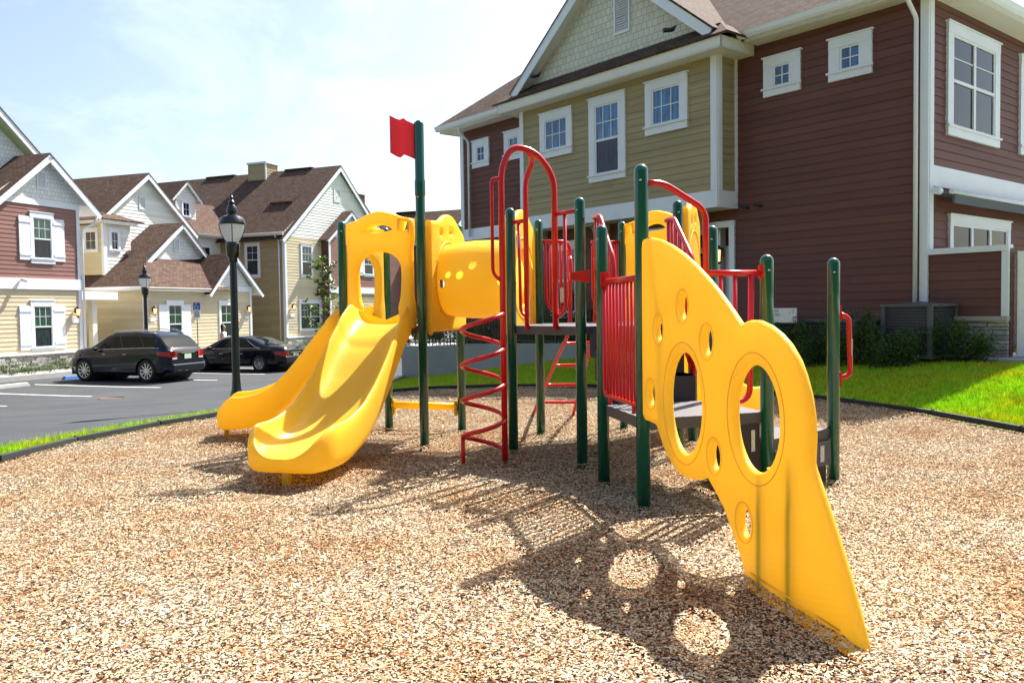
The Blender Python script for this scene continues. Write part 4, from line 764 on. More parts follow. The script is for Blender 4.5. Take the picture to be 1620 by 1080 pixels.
# far left house with shutters
OL = V((-18.17, 35, 0)); LF = Fr(OL, UL, -WL)
hl = thing('shuttered_house', 'rose and yellow clapboard house with white shutters at the far left edge', 'house', (OL.x, OL.y, -.8))
lap_wall(hl, LF, [(2.92, -4.9, 0), (5.83, -4.9, 0)], 'rose', .17); lap_wall(hl, LF, [(-.05, -9.5, 0), (2.49, -9.5, 0)], 'cream', .17)
lap_wall(hl, LF.off(-.6), [(-.05, -12, -4.9), (9.0, -12, -4.9)], 'cream', .17)
mb = MB(); fbox(mb, LF, -9.6, .06, 2.49, 2.92, -.02, .07); fbox(mb, LF, -4.9, .04, 5.83, 6.05, 0, .04); fbox(mb, LF, -9.6, .06, -.10, -.02, 0, .12); build_boxes(mb, 'band_board', 'trim', hl)
mb = MB(); fbox(mb, LF, -.13, .03, 2.92, 5.83, 0, .04); fbox(mb, LF, -.13, .03, -.02, 2.49, 0, .04); fbox(mb, LF, -4.95, -4.8, 2.92, 5.83, 0, .04); build_boxes(mb, 'corner_trim', 'trim', hl)
LS = Fr(OL, WL, UL); lap_wall(hl, LS, [(-.8, 0, 9), (6.0, 0, 9)], 'cream', .17)
ledge_stone(hl, LF, -9.6, .03, -.95, -.10, .08, .11, 9)
flat_wall(hl, LF, [(-4.2, 6.05), (1.0, 6.05), (.55, 6.25), (-1.5, 7.75), (-3.6, 6.25)], 'shake_w', .01, 'gable_wall')
gable_rakes(hl, LF, -4.1, 5.72, -1.55, 7.92, 1.0, 5.72, 0, .33, .26); gable_vent(hl, LF, -1.74, 6.55, .34, .6)
for s0 in (-4.1, 1.0): roof_quad(hl, [LF.p(s0, 5.74, .34), LF.p(-1.55, 7.95, .34), LF.p(-1.55, 7.95, -6), LF.p(s0, 5.74, -6)])
L2 = LF.off(-1.6); flat_wall(hl, L2, [(-5.6, 5.6), (-5.6, 9), (-4.7, 10.9), (.2, 7.1), (.2, 5.6)], 'shake_w', 0, 'upper_gable_wall'); gable_rakes(hl, L2, -8.6, 8.5, -4.9, 11.75, .25, 7.35, 0, .45, .26)
for s0, z0 in ((.25, 7.35), (-10, 7.35)): roof_quad(hl, [L2.p(s0, z0, .47), L2.p(-4.9, 11.8, .47), L2.p(-4.9, 11.8, -9), L2.p(s0, z0, -9)])
window(hl, LF, -2.2, -1.38, 3.72, 5.33, .14, .22, .2, 3, 2, True, 'glass_green', shutters=.52, zm=4.5); window(hl, LF, -2.3, -1.48, .18, 1.82, .14, .22, .12, 3, 2, True, 'glass_green', shutters=.52, zm=1.0)
window(hl, LF, -6.6, -5.8, .18, 1.82, .14, .22, .12, 3, 2, True, 'glass_green', shutters=.52, zm=1.0)
lantern(hl, LF.p(-.3, 1.55), -WL); mb = MB(); fbox(mb, LF, -.52, -.12, 1.12, 1.3, .015, .03); mb.build('house_number_plate', 'signwhite', hl)
mb = MB(); mb.tube(fillet([LF.p(.75, 5.66, .3), LF.p(.6, 5.3, .2), LF.p(.1, 5.05, .07), LF.p(.1, -.5, .07)], .15), .045, 8); mb.build('downspout', 'trim', hl)
mb = MB(); mb.tube([LF.p(-2.9, 2.85, .12), LF.p(-2.75, 2.8, .3)], .07, 8); mb.build('flood_light', 'signwhite', hl)
# middle house: low wing with cross gables, taller part behind
OM = V((-16.78, 38, 0)); MF = Fr(OM, UL, -WL); MS = Fr(OM, WL, -UL)
hm = thing('cream_wing_house', 'cream house with brown hipped roof and three white gables in the middle of the row', 'house', (OM.x, OM.y, -.8))
lap_wall(hm, MF, [(-.72, 0, 7.62), (2.62, 0, 7.62)], 'cream', .17, label='cream siding'); lap_wall(hm, MS, [(-.72, 0, 4.5), (2.62, 0, 4.5)], 'cream', .17)
MR = Fr(MF.p(7.62, 0), WL, UL); lap_wall(hm, MR, [(-.72, 0, 5), (2.62, 0, 5)], 'cream', .17)
mb = MB(); fbox(mb, MF, -.03, .10, -.72, 2.6, 0, .04); fbox(mb, MS, 0, .12, -.72, 2.6, 0, .04); fbox(mb, MF, 7.5, 7.65, -.72, 2.7, 0, .04); fbox(mb, MF, 0, 7.65, -.8, -.72, 0, .1); build_boxes(mb, 'corner_trim', 'trim', hm)
ledge_stone(hm, MF, 0, 7.62, -1.15, -.8, .07, .1, 12)
km = .82; zm0 = 2.62
eave(hm, MF, 0, 4.3, 2.55, .28, .28, 0, False); eave(hm, MS, 0, 4.5, 2.55, .4, .4, 0)
mp2 = lambda s, z, d: MF.p(s, z, -d)
rz = zm0 + km * 3.6
roof_quad(hm, [mp2(-.45, zm0, -.30), mp2(6.2, zm0, -.30), mp2(6.5, 4.2, 1.78), mp2(1.72, 4.2, 1.78)])
roof_quad(hm, [mp2(-.45, zm0, -.30), mp2(1.72, 4.2, 1.45), mp2(4.28, 6.09, 1.43), mp2(4.28, 6.09, 7), mp2(-.45, zm0, 7)])
mb = MB(); mb.box(mp2(1.9, 4.42, 3.2), WL, (UL + V((0, 0, .73))).normalized(), WL.cross((UL + V((0, 0, .73))).normalized()), .6, .2, .07); mb.build('roof_vent', 'roof', hm)
D1 = MF.off(-1.75); flat_wall(hm, D1, [(1.7, 4.0), (6.4, 4.35), (4.28, 5.9)], 'shake_w', 0, 'gable_wall'); gable_rakes(hm, D1, 1.75, 3.98, 4.28, 6.06, 6.5, 4.1, 0, .3, .2); gable_vent(hm, D1, 4.05, 4.65, .32, .58)
roof_quad(hm, [D1.p(6.5, 4.1, .32), D1.p(4.28, 6.09, .32), D1.p(4.28, 6.09, -5), D1.p(6.5, 4.1, -5)])
flat_wall(hm, MF, [(4.35, 2.62), (7.75, 2.62), (6.05, 4.4)], 'shake_w', .012, 'gable_wall'); mb = MB(); fbox(mb, MF, 4.3, 7.7, 2.58, 2.84, 0, .05); build_boxes(mb, 'band_board', 'trim', hm)
gable_rakes(hm, MF, 3.95, 2.40, 6.05, 4.52, 8.4, 2.42, 0, .33, .2); 
for s0, z0 in ((3.95, 2.42), (8.4, 2.44)): roof_quad(hm, [MF.p(s0, z0, .34), MF.p(6.05, 4.55, .34), MF.p(6.05, 4.55, -4), MF.p(s0, z0, -4)])
window(hm, MF, 1.42, 2.28, .2, 1.86, .14, .2, .12, 2, 2, True, 'glass_green', shutters=.5, zm=.95); window(hm, MF, 5.13, 5.98, .2, 1.86, .14, .2, .12, 2, 2, True, 'glass_green', zm=.95)
lantern(hm, MF.p(.42, 1.55), -WL); mb = MB(); fbox(mb, MF, .17, .55, 1.1, 1.27, .015, .03); mb.build('house_number_plate', 'signwhite', hm); lantern(hm, MF.p(7.3, 1.6), -WL); mb = MB(); fbox(mb, MF, 7.05, 7.4, 1.12, 1.27, .015, .03); mb.build('house_number_plate', 'signwhite', hm)
mb = MB(); fbox(mb, LS, .2, 2.6, 2.1, 2.45, -.02, 2.2); mb.build('porch_beam', 'trim', hm); mb = MB(); fbox(mb, LS, .45, .7, -.8, 2.1, 1.0, 1.25); mb.build('porch_column', 'soffit', hm)
# taller rear block of the middle house
M3 = MF.off(-3.6); lap_wall(hm, M3, [(2.0, .9, 7.0), (6.2, .9, 7.0), (8.45, 4.0, 4.02)], 'pale', .17); M3S = Fr(M3.p(.9, 0), WL, -UL); lap_wall(hm, M3S, [(2.0, 0, 8), (6.1, 0, 8)], 'cream', .17)
gable_rakes(hm, M3, .4, 5.75, 4.0, 8.66, 7.6, 5.75, 0, .28, .22); gable_vent(hm, M3, 3.75, 6.85, .34, .6)
for s0 in (.4, 7.6): roof_quad(hm, [M3.p(s0, 5.76, .29), M3.p(4.0, 8.7, .29), M3.p(4.0, 8.7, -9), M3.p(s0, 5.76, -9)])
BY = MF.off(-2.9); lap_wall(hm, BY, [(2.0, .55, 2.2), (5.8, .55, 2.2)], 'pale', .17); BYS = Fr(BY.p(.55, 0), WL, -UL); lap_wall(hm, BYS, [(2.0, 0, 4), (5.8, 0, 4)], 'cream', .17)
mb = MB(); fbox(mb, BY, .5, .68, 2, 5.8, 0, .04); fbox(mb, BYS, 0, .12, 2, 5.8, 0, .04); build_boxes(mb, 'corner_trim', 'trim', hm)
window(hm, BY, .98, 1.4, 4.55, 5.42, .12, .14, .12, 2, 2, False, 'glass_dark'); window(hm, BYS, .45, 1.1, 4.55, 5.42, .12, .14, .12, 2, 2, False, 'glass_dark')
eave(hm, BY, .55, 2.4, 5.8, .3, .3, 0, False); eave(hm, BYS, 0, 4, 5.8, .3, .3, 0, False); q0 = BY.p(.2, 5.98, .35)
roof_quad(hm, [BY.p(.2, 5.98, .35), BY.p(2.8, 5.98, .35), BY.p(1.4, 6.5, -.9)]); roof_quad(hm, [BY.p(.2, 5.98, .35), BY.p(1.4, 6.5, -.9), BY.p(1.4, 6.5, -4), BY.p(.2, 5.98, -4)])
# big tan house
UC = azd(23.5); WC = azd(-66.5); OC = V((-13.34, 49, 0)); CF = Fr(OC, UC, -WC); CS = Fr(OC, WC, -UC); ap = 5.58; wd_c = 11.16
hc = thing('tan_gabled_house', 'tall tan house with long brown roof, roof-top chimney and sunlit white gable', 'house', (OC.x, OC.y, -.8))
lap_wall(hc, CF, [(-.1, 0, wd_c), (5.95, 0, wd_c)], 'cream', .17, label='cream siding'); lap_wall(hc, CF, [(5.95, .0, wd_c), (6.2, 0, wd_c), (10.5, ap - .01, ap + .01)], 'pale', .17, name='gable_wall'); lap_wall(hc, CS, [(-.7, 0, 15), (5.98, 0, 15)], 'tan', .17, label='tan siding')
ledge_stone(hc, CF, 0, wd_c, -.9, -.1, .08, .11, 15); mb = MB(); fbox(mb, CF, -.03, wd_c, -.1, -.02, 0, .12); fbox(mb, CF, -.03, .14, -.02, 6.0, 0, .04); fbox(mb, CS, 0, .14, -.7, 6.0, 0, .04); build_boxes(mb, 'corner_trim', 'trim', hc)
kc = .853; eave(hc, CS, 0, 15, 5.98, .4, .2, 0)
gable_rakes(hc, CF, -.45, 5.70, ap, 10.85, 2 * ap + .45, 5.70, 0, .22, .26)
for s0 in (-.45, 2 * ap + .45): roof_quad(hc, [CF.p(s0, 5.73, .23), CF.p(ap, 10.89, .23), CF.p(ap, 10.89, -14.2), CF.p(s0, 5.73, -15)])
gable_vent(hc, CF, 5.35, 8.55, .6, .7); lap_wall(hc, Fr(CF.p(0, 0, -15), UC, WC), [(-.7, 0, wd_c), (5.98, 0, wd_c), (10.5, ap - .01, ap + .01)], 'tan', .17)
window(hc, CF, 1.6, 2.52, 3.68, 5.44, .13, .15, .16, 3, 2, True, zm=4.5, glass='glass_green'); window(hc, CF, 1.36, 3.25, .4, 1.97, .14, .18, .14, 3, 2, True, 'glass_green', nxs=2, zm=1.15)
window(hc, CS, 1.95, 2.8, 3.70, 5.45, .15, .17, .18, 2, 2, True, 'glass_dark', zm=4.6); lantern(hc, CF.p(.6, 1.7), -WC)
mb = MB(); fbox(mb, CF, .38, .78, 1.15, 1.3, .015, .03); mb.build('house_number_plate', 'signwhite', hc)
downspout(hc, CS, .35, -.5, 5.95, .08)
def house_box(parent, fr, s0, s1, z0, z1, depth, m, nm='chimney'):
    f2 = Fr(fr.p(s1, 0), -fr.n, fr.u); f3 = Fr(fr.p(s0, 0), -fr.n, -fr.u); f4 = fr.off(-depth); f4 = Fr(f4.O, f4.u, -f4.n)
    o = lap_wall(parent, fr, [(z0, s0, s1), (z1, s0, s1)], m, .17, nm); lap_wall(o, f2, [(z0, 0, depth), (z1, 0, depth)], m, .17, 'side_wall'); lap_wall(o, f3, [(z0, 0, depth), (z1, 0, depth)], m, .17, 'side_wall'); lap_wall(o, f4, [(z0, s0, s1), (z1, s0, s1)], m, .17, 'side_wall')
    mb = MB(); fbox(mb, fr, s0 - .07, s1 + .07, z1 - .02, z1 + .1, -depth - .07, .07)
    for a in (s0, s1): fbox(mb, fr, a - .05, a + .05, z0, z1, -.05, .03)
    mb.build('chimney_cap', 'trim', o); return o
house_box(hc, CF.off(-5.3), 4.9, 6.1, 9.6, 11.4, 1.5, 'tan')
mb = MB()
for d0, d1 in ((2.0, 4.2), (8.5, 11.0)): fbox(mb, CF, ap - .15, ap + .15, 10.85, 10.95, -d1, -d0)
mb.build('ridge_vent', 'roof', hc)
mb = MB(); q = CF.p(2.6, 5.73 + kc * 3.05 + .12, -2.1); mb.box(q, WC, (UC + V((0, 0, kc))).normalized(), WC.cross((UC + V((0, 0, kc))).normalized()), .85, .28, .08); mb.build('roof_vent', 'roof', hc)
# wing of the tan house with small dormer
W0 = 4.85; WG = Fr(CS.p(W0, 0), -UC, -WC); lap_wall(hc, WG, [(-.7, 0, 4.2), (5.98, 0, 4.2)], 'pale', .17, 'wing_wall'); WE = Fr(WG.p(4.2, 0), WC, -UC); lap_wall(hc, WE, [(-.7, 0, 6), (5.98, 0, 6), (8.2, 2.98, 3.0)], 'pale', .17, 'wing_wall')
window(hc, WG, .9, 1.75, 3.9, 5.4, .14, .16, .16, 2, 1, True, 'glass_dark'); eave(hc, WG, 0, 4.2, 5.98, .35, 0, .35)
roof_quad(hc, [WG.p(-.3, 6.12, .4), WG.p(4.6, 6.12, .4), WG.p(4.6, 8.45, -3), WG.p(-3.2, 8.45, -3)]); roof_quad(hc, [WG.p(-.3, 6.12, -6.4), WG.p(4.6, 6.12, -6.4), WG.p(4.6, 8.45, -3), WG.p(-3.2, 8.45, -3)])
DM = WG.off(-1.0); lap_wall(hc, DM, [(6.6, .9, 2.5), (8.3, .9, 2.5)], 'pale', .17, 'dormer_wall'); flat_wall(hc, DM, [(.9, 8.3), (2.5, 8.3), (1.7, 9.2)], 'shake_w', .0, 'dormer_wall'); gable_rakes(hc, DM, .45, 8.15, 1.7, 9.35, 2.95, 8.15, 0, .2, .16); window(hc, DM, 1.45, 1.95, 7.25, 8.05, .1, .1, .1, 2, 2, False, 'glass_dark')
for s0 in (.45, 2.95): roof_quad(hc, [DM.p(s0, 8.16, .22), DM.p(1.7, 9.38, .22), DM.p(1.7, 9.38, -3), DM.p(s0, 8.16, -3)])
DS = Fr(DM.p(2.5, 0), WC, -UC); lap_wall(hc, DS, [(6.4, 0, 2), (8.2, 0, 2)], 'pale', .17, 'dormer_wall')
# rose house beyond
OD = V((-11.40, 52.07, 0)); DF = Fr(OD, UC, -WC); DSd = Fr(OD, WC, -UC)
hd2 = thing('rose_gabled_house', 'rose clapboard house with two small white gables and a maroon chimney', 'house', (OD.x, OD.y, -.8))
lap_wall(hd2, DF, [(3.0, 0, 5.7), (6.15, 0, 5.7)], 'rose', .17); lap_wall(hd2, DF, [(-.3, 0, 5.7), (2.6, 0, 5.7)], 'tan', .17); lap_wall(hd2, DSd, [(-.3, 0, 3), (6.15, 0, 3)], 'maroon', .17)
mb = MB(); fbox(mb, DF, -.03, 5.75, 2.6, 3.0, 0, .06); fbox(mb, DF, -.03, .14, -.3, 6.1, 0, .04); mb.build('band_board', 'trim', hd2)
flat_wall(hd2, DF, [(.0, 6.15), (4.6, 6.15), (2.36, 7.75)], 'shake_w', .0, 'gable_wall'); gable_rakes(hd2, DF, -.35, 5.9, 2.36, 7.93, 4.95, 5.9, 0, .2, .22)
for s0 in (-.35, 4.95): roof_quad(hd2, [DF.p(s0, 5.92, .21), DF.p(2.36, 7.96, .21), DF.p(2.36, 7.96, -6), DF.p(s0, 5.92, -6)])
D4 = DF.off(-.9); flat_wall(hd2, D4, [(1.8, 6.2), (7.4, 6.2), (7.4, 7.0), (4.46, 9.15), (1.8, 7.2)], 'shake_w', .0, 'gable_wall'); gable_rakes(hd2, D4, .9, 6.6, 4.46, 9.33, 8.0, 6.6, 0, .2, .22)
for s0 in (.9, 8.0): roof_quad(hd2, [D4.p(s0, 6.62, .21), D4.p(4.46, 9.36, .21), D4.p(4.46, 9.36, -6), D4.p(s0, 6.62, -6)])
window(hd2, DF, 3.9, 4.9, 3.9, 5.25, .14, .16, .16, 2, 2, True, 'glass_dark', shutters=.45); window(hd2, DF, 3.6, 4.8, .2, 1.75, .12, .14, .1, 3, 2, True, 'glass_green')
house_box(hd2, DF.off(-2.2), 6.6, 7.5, 7.3, 9.75, .9, 'maroon')
lap_wall(hd2, DF.off(-.8), [(-.3, 5.7, 13), (6.2, 5.7, 13)], 'rose', .17)
# long roof farther away
UE = azd(-66); OE = V((-5.1, 62, 0)); EF = Fr(OE, UE, V((-UE.y, UE.x, 0)) if V((-UE.y, UE.x, 0)).y < 0 else V((UE.y, -UE.x, 0)))
he = thing('distant_brown_roof_house', 'distant house whose long brown roof ends in a white gable beside the flag post', 'house', (OE.x, OE.y, -.7))
lap_wall(he, EF, [(-.9, 0, 14), (6.4, 0, 14)], 'rose', .2); ES = Fr(EF.p(0, 0), -EF.n, -UE); lap_wall(he, ES, [(-.9, 0, 7), (6.4, 0, 7), (9.1, 3.5, 3.52)], 'pale', .2)
roof_quad(he, [EF.p(-.4, 6.35, .4), EF.p(14, 6.35, .4), EF.p(14, 9.3, -3.5), EF.p(-.4, 9.3, -3.5)]); roof_quad(he, [EF.p(-.4, 6.35, -7.4), EF.p(14, 6.35, -7.4), EF.p(14, 9.3, -3.5), EF.p(-.4, 9.3, -3.5)])
gable_rakes(he, ES, -.4, 6.1, 3.5, 9.25, 7.4, 6.1, 0, .4, .24); mb = MB(); fbox(mb, EF, 4, 6, 9.28, 9.4, -3.7, -3.3); mb.build('ridge_vent', 'roof', he)
eave(he, EF, 0, 14, 6.3, .35, .3, 0)
# low planting at the foot of the far left house
bl = ['leftmost clump of plants along the stone base', 'second clump from the left edge along the stone base', 'third clump along the stone base', 'clump of plants left of the lower shuttered window', 'clump of plants at the left shutter', 'clump of plants below the shuttered window sill', 'clump of plants at the right shutter', 'clump of plants in front of the dark blue car bonnet', 'clump of plants under the wall lantern', 'last clump of plants by the house corner']
for k in range(10):
    q = LF.p(-8.2 + k * .88, 0, .38 + .08 * (k % 2)); shrub(q.x, q.y, gz(q.x, q.y) + .08, .40 + .1 * (k % 3), .62, bl[k], 80 + k, 800, 'bedding_plant', group='low plants along the stone base')
q = CF.p(2.2, 0, 1.2); shrub(q.x, q.y, gz(q.x, q.y), 1.1, .8, 'rounded shrub in front of the tan house window', 95, 700, group='shrubs by the tan house')
# young magnolia tree
def tree(x, y, z, h, r, label, seed):
    rnd = random.Random(seed); o = thing('magnolia_tree', label, 'tree', (x, y, z)); mt, ml = MB(), MB()
    mt.tube(crom([(x, y, z), (x + .04, y, z + h * .4), (x - .03, y, z + h * .8), (x + .02, y, z + h)], 4), [.055 - .004 * i for i in range(13)], 8); limbs = []
    for k in range(24):
        t = .26 + .72 * (k / 24); a = k * 2.4; wd_ = (1.0 if t < .62 else .38 + .25 * sin((t - .62) * 8)) * (1 - .35 * abs(t - .42)); rr = r * wd_ * rnd.uniform(.65, 1.15); b = V((x, y, z + h * t)); e = b + V((cos(a) * rr, sin(a) * rr, h * .09)); mt.tube([b, b.lerp(e, .5) + V((0, 0, h * .02)), e], [.02, .013, .005], 5); limbs.append((b, e))
    mt.build('trunk', 'bark', o)
    for b, e in limbs:                       # whorls of large leaves towards the ends of the limbs
        d = (e - b).normalized()
        for w in (.35, .6, .8, .97, 1.02):
            c = b.lerp(e, w) + V((rnd.gauss(0, .05), rnd.gauss(0, .05), rnd.gauss(0, .05)))
            for q in range(9):
                t = rnd.uniform(0, 6.28); ld_ = (d * .5 + V((cos(t), sin(t), rnd.uniform(-.2, .9)))).normalized(); L0 = rnd.uniform(.16, .27); sd3 = ld_.cross(V((rnd.gauss(0, .4), rnd.gauss(0, .4), 1))).normalized() * L0 * .2; ml.face([c, c + ld_ * L0 * .5 + sd3, c + ld_ * L0, c + ld_ * L0 * .5 - sd3])
    ml.build('crown', 'leaf_mag', o)
tree(-8.16, 36.0, gz(-8.16, 36), 4.5, 1.0, 'young magnolia with glossy green and bronze leaves in front of the tan house', 77)

# ------------------------------------------------------------------ street lamps
def lamp(x, y, z, label):
    o = thing('street_lamp', label, 'street lamp', (x, y, z), world=False, group='black lantern street lamps')
    mb = MB(); mb.lathe([(.17, 0), (.17, .12), (.13, .16), (.12, .5), (.09, .62), (.075, .8), (.068, 3.02), (.06, 3.1)], n=20); mb.build('pole', 'polegreen', o)
    mb = MB(); mb.lathe([(.062, 3.05), (.09, 3.09), (.075, 3.13), (.115, 3.18), (.125, 3.25), (.13, 3.36), (.14, 3.42), (.11, 3.45)], n=20); mb.build('collar', 'blackmetal', o)
    mb = MB(); mb.ring_loft([[V((r * cos(2 * pi * j / 28), r * sin(2 * pi * j / 28), z)) for j in range(28)] for r, z in ((.10, 3.43), (.14, 3.5), (.19, 3.6), (.222, 3.72), (.228, 3.79))], True, True, False); mb.build('globe', 'lampglass', o)
    mb = MB()
    for k in range(4):
        a = k * pi / 2 + .3; mb.tube([(cos(a) * q, sin(a) * q, w) for q, w in ((.145, 3.44), (.152, 3.5), (.2, 3.6), (.232, 3.72), (.242, 3.8))], .008, 6)
    mb.lathe([(.03, 3.46), (.03, 3.75), (.05, 3.78)], n=12); mb.build('rib', 'blackmetal', o)
    mb = MB(); mb.lathe([(.236, 3.78), (.244, 3.81), (.232, 3.86), (.19, 3.93), (.10, 3.965), (.075, 3.975), (.075, 4.0), (.10, 4.015), (.10, 4.05), (.085, 4.12), (.05, 4.17), (.045, 4.18), (.065, 4.195), (.06, 4.22), (.03, 4.25), (.022, 4.27), (.04, 4.29), (.03, 4.32), (.012, 4.34), (.02, 4.36), (.004, 4.4)], n=28); cp_ = mb.build('cap', 'blackmetal', o); es = cp_.modifiers.new('e', 'EDGE_SPLIT'); es.split_angle = radians(24); return o
l1 = lamp(-5.35, 16.0, 1.45 + 16 * (494 - 305) / 1310 - 4.4, 'near black lamp post with frosted lantern standing behind the yellow slide')
copy_tree(l1, (-13.95, 31.6, 3.42 - 4.4), .4, 'farther black lamp post standing behind the dark blue family car', 'black lantern street lamps')
# accessible parking sign
hs = thing('accessible_parking_sign', 'blue and white accessible parking sign on a thin post by the cream house', 'sign', (-13.9, 36.6, -.8)); HF = Fr(V((-13.9, 36.6, 0)), V((1, 0, 0)), V((0, -1, 0)))
mb = MB(); mb.tube([HF.p(0, -.85, -.03), HF.p(0, 1.85, -.03)], .022, 8); mb.build('post', 'ac', hs); mb = MB(); fbox(mb, HF, -.15, .15, 1.6, 1.92, -.006, .006); mb.build('blue_plate', 'signblue', hs)
mb = MB(); fbox(mb, HF, -.15, .15, 1.24, 1.58, -.006, .006); mb.build('white_plate', 'signwhite', hs)
mb = MB(); mb.tube([HF.p(.0 + .075 * cos(t) - .01, 1.71 + .075 * sin(t), .012) for t in np.linspace(.6, -4.3, 18)], .012, 5); mb.tube([HF.p(-.03, 1.86, .012), HF.p(-.02, 1.77, .012), HF.p(.05, 1.765, .012), HF.p(.075, 1.69, .012), HF.p(.1, 1.69, .012)], .013, 5); mb.lathe([(.001, -.02), (.02, -.005), (.02, .01), (.001, .022)], HF.p(-.03, 1.885, .012), 8); mb.build('wheelchair_symbol', 'signwhite', hs)
mb = MB()
for z in (1.5, 1.43, 1.36, 1.30): fbox(mb, HF, -.1, .1, z, z + .028, .006, .009)
mb.build('sign_text_lines', 'signtext', hs)

# ------------------------------------------------------------------ cars
def car(name, label, L0, Wd, H, prof, belt, wb, fo, paint, x, y, z, rot, cabin, suv=False, wr=.36, group='cars parked nose-in'):
    """prof: (x from rear, top height); belt: (x, belt height); cabin: xs of rear glass base/top, windscreen top/base"""
    o = thing(name, label, 'car', (x, y, z), rot, group, world=False); xr = -L0 / 2
    def li(t, q):
        for (a, b), (c, d) in zip(t, t[1:]):
            if q <= c: k = (q - a) / (c - a); k = k * k * (3 - 2 * k) * .35 + k * .65; return b + (d - b) * k
        return t[-1][1]
    def hw(q):      # plan half width
        e = min(q, L0 - q); k = min(1, max(0, e) / .62); return Wd / 2 * (.80 + .20 * (1 - (1 - k) ** 2.4)) if q < L0 / 2 else Wd / 2 * (.70 + .30 * (1 - (1 - min(1, max(0, e) / .95)) ** 2.2))
    def sec(q, off=0.):
        w = hw(q); zb = li(belt, q); zt = li(prof, q); lo = .22 + (.12 if q < .25 or q > L0 - .3 else 0); cab = max(0, min(1, (zt - zb - .04) / .25)); wt = w - .05 - .21 * cab * min(1, (zt - zb) / .55)
        pts = [(w * .90, lo), (w * .985, lo + .10), (w, .52), (w * 1.0, zb - .20), (w * .985, zb - .05), (w * .955 - .0, zb + .01)]
        if cab > 0: pts += [(w * .955 + (wt - w * .955) * t, zb + .01 + (zt - .10 - zb) * t) for t in (.34, .67, 1)] + [(wt * .93, zt - .035), (wt * .72, zt - .008), (0, zt)]
        else: pts += [(w * .93, zb + .02 + (zt - zb) * .2), (w * .9, zb + (zt - zb) * .45 + .01), (w * .85, zb + (zt - zb) * .7), (w * .75, zt - .012), (w * .5, zt - .004), (0, zt)]
        return pts
    nst = 64; xs_ = [L0 * k / nst for k in range(nst + 1)]; ax = [fo[0], fo[0] + wb]; R_ = wr + .055
    mb = MB(); rows = []
    for q in xs_:
        p = sec(q); sx = xr + q
        rows.append([(sx, a, b) for a, b in p] )
    bm = bmesh.new()
    for side in (1, -1):
        # refined lower grid so the wheel arches cut cleanly
        G = []
        for r in rows:
            line = []
            for k in range(len(r) - 1):
                n_sub = 4 if k < 4 else 1
                for t in range(n_sub): line.append(V(r[k]).lerp(V(r[k + 1]), t / n_sub))
            line.append(V(r[-1])); G.append(line)
        vv = [[bm.verts.new((p.x, p.y * side, p.z)) for p in l] for l in G]
        for i in range(len(G) - 1):
            for j in range(len(G[0]) - 1):
                c = (G[i][j] + G[i + 1][j + 1]) / 2
                if any(hypot(c.x - (xr + a), c.z - wr) < R_ for a in ax) and j < 17: continue
                f = [vv[i][j], vv[i + 1][j], vv[i + 1][j + 1], vv[i][j + 1]]; bm.faces.new(f if side > 0 else f[::-1])
    for v_ in list(bm.verts):
        if not v_.link_faces: bm.verts.remove(v_); continue
        for a in ax:
            d = hypot(v_.co.x - (xr + a), v_.co.z - wr)
            if v_.is_boundary and d < R_ + .07 and v_.co.z > .24: k = R_ / max(d, .01); v_.co.x = xr + a + (v_.co.x - xr - a) * k; v_.co.z = wr + (v_.co.z - wr) * k
    for e_ in (0, -1):
        pass
    bmesh.ops.remove_doubles(bm, verts=bm.verts, dist=.0015)
    me = bpy.data.meshes.new('body'); bm.to_mesh(me); bm.free()
    me.materials.append(M[paint]); [setattr(p, 'use_smooth', True) for p in me.polygons]
    body = bpy.data.objects.new('body', me); C.objects.link(body); body.parent = o; ORG[body.name] = V((0, 0, 0))
    mb = MB()   # end caps, floor and arch liners
    for q in (0, L0):
        p = sec(q); ring = [(xr + q, a, b) for a, b in p] + [(xr + q, -a, b) for a, b in p[::-1][1:]]
        cx = sum(r[2] for r in ring) / len(ring)
        for a_, b_ in zip(ring, ring[1:] + ring[:1]): mb.face([a_, b_, (xr + q, 0, cx)] if q == 0 else [b_, a_, (xr + q, 0, cx)])
    mb.build('end_panel', paint, o); mb = MB(); mb.bx(xr + .2, -xr - .2, -Wd * .42, Wd * .42, .24, .5); 
    for a in ax: mb.tube([(xr + a, -Wd / 2 + .10, wr), (xr + a, Wd / 2 - .10, wr)], R_ - .01, 20)
    mb.build('underbody', 'tyre', o)
    # glass, laid 4 mm proud of the shell
    def shell(q, t):      # t along section 5..8 (side glass)
        p = sec(q); k = 5 + t * 3; i = min(int(k), 7); a = V((0, p[i][0], p[i][1])).lerp(V((0, p[i + 1][0], p[i + 1][1])), k - i); return V((xr + q, a.y, a.z))
    rb, rt, wt_, wb_ = cabin
    def sideglass(q0b, q1b, q0t, q1t):
        for sgn in (1, -1):
            mb = MB(); n = 8; rings = []
            for k in range(n + 1):
                t = .10 + (.76 if suv else .84) * k / n; a = q0b + (q0t - q0b) * t; b = q1b + (q1t - q1b) * t; rings.append([shell(a + (b - a) * j / 6, t) + V((0, .006, .001)) for j in range(7)])
            rings = [[V((p.x, p.y * sgn, p.z)) for p in r] for r in rings]; mb.ring_loft(rings if sgn < 0 else rings[::-1], False, True, False); mb.build('side_window', 'carglass', o)
    span = (wb_ - .38) - (rb + .14)
    if suv: cuts = [(rb + .30, rb + .95, rt + .18, rt + .82), (rb + 1.02, rb + 1.92, rt + .89, rt + 1.72), (rb + 1.99, wb_ - .42, rt + 1.79, wt_ + .02)]
    else: cuts = [(rb + .42, rb + 1.32, rt + .16, rt + .86), (rb + 1.39, wb_ - .32, rt + .93, wt_ + .0)]
    for c_ in cuts: sideglass(*c_)
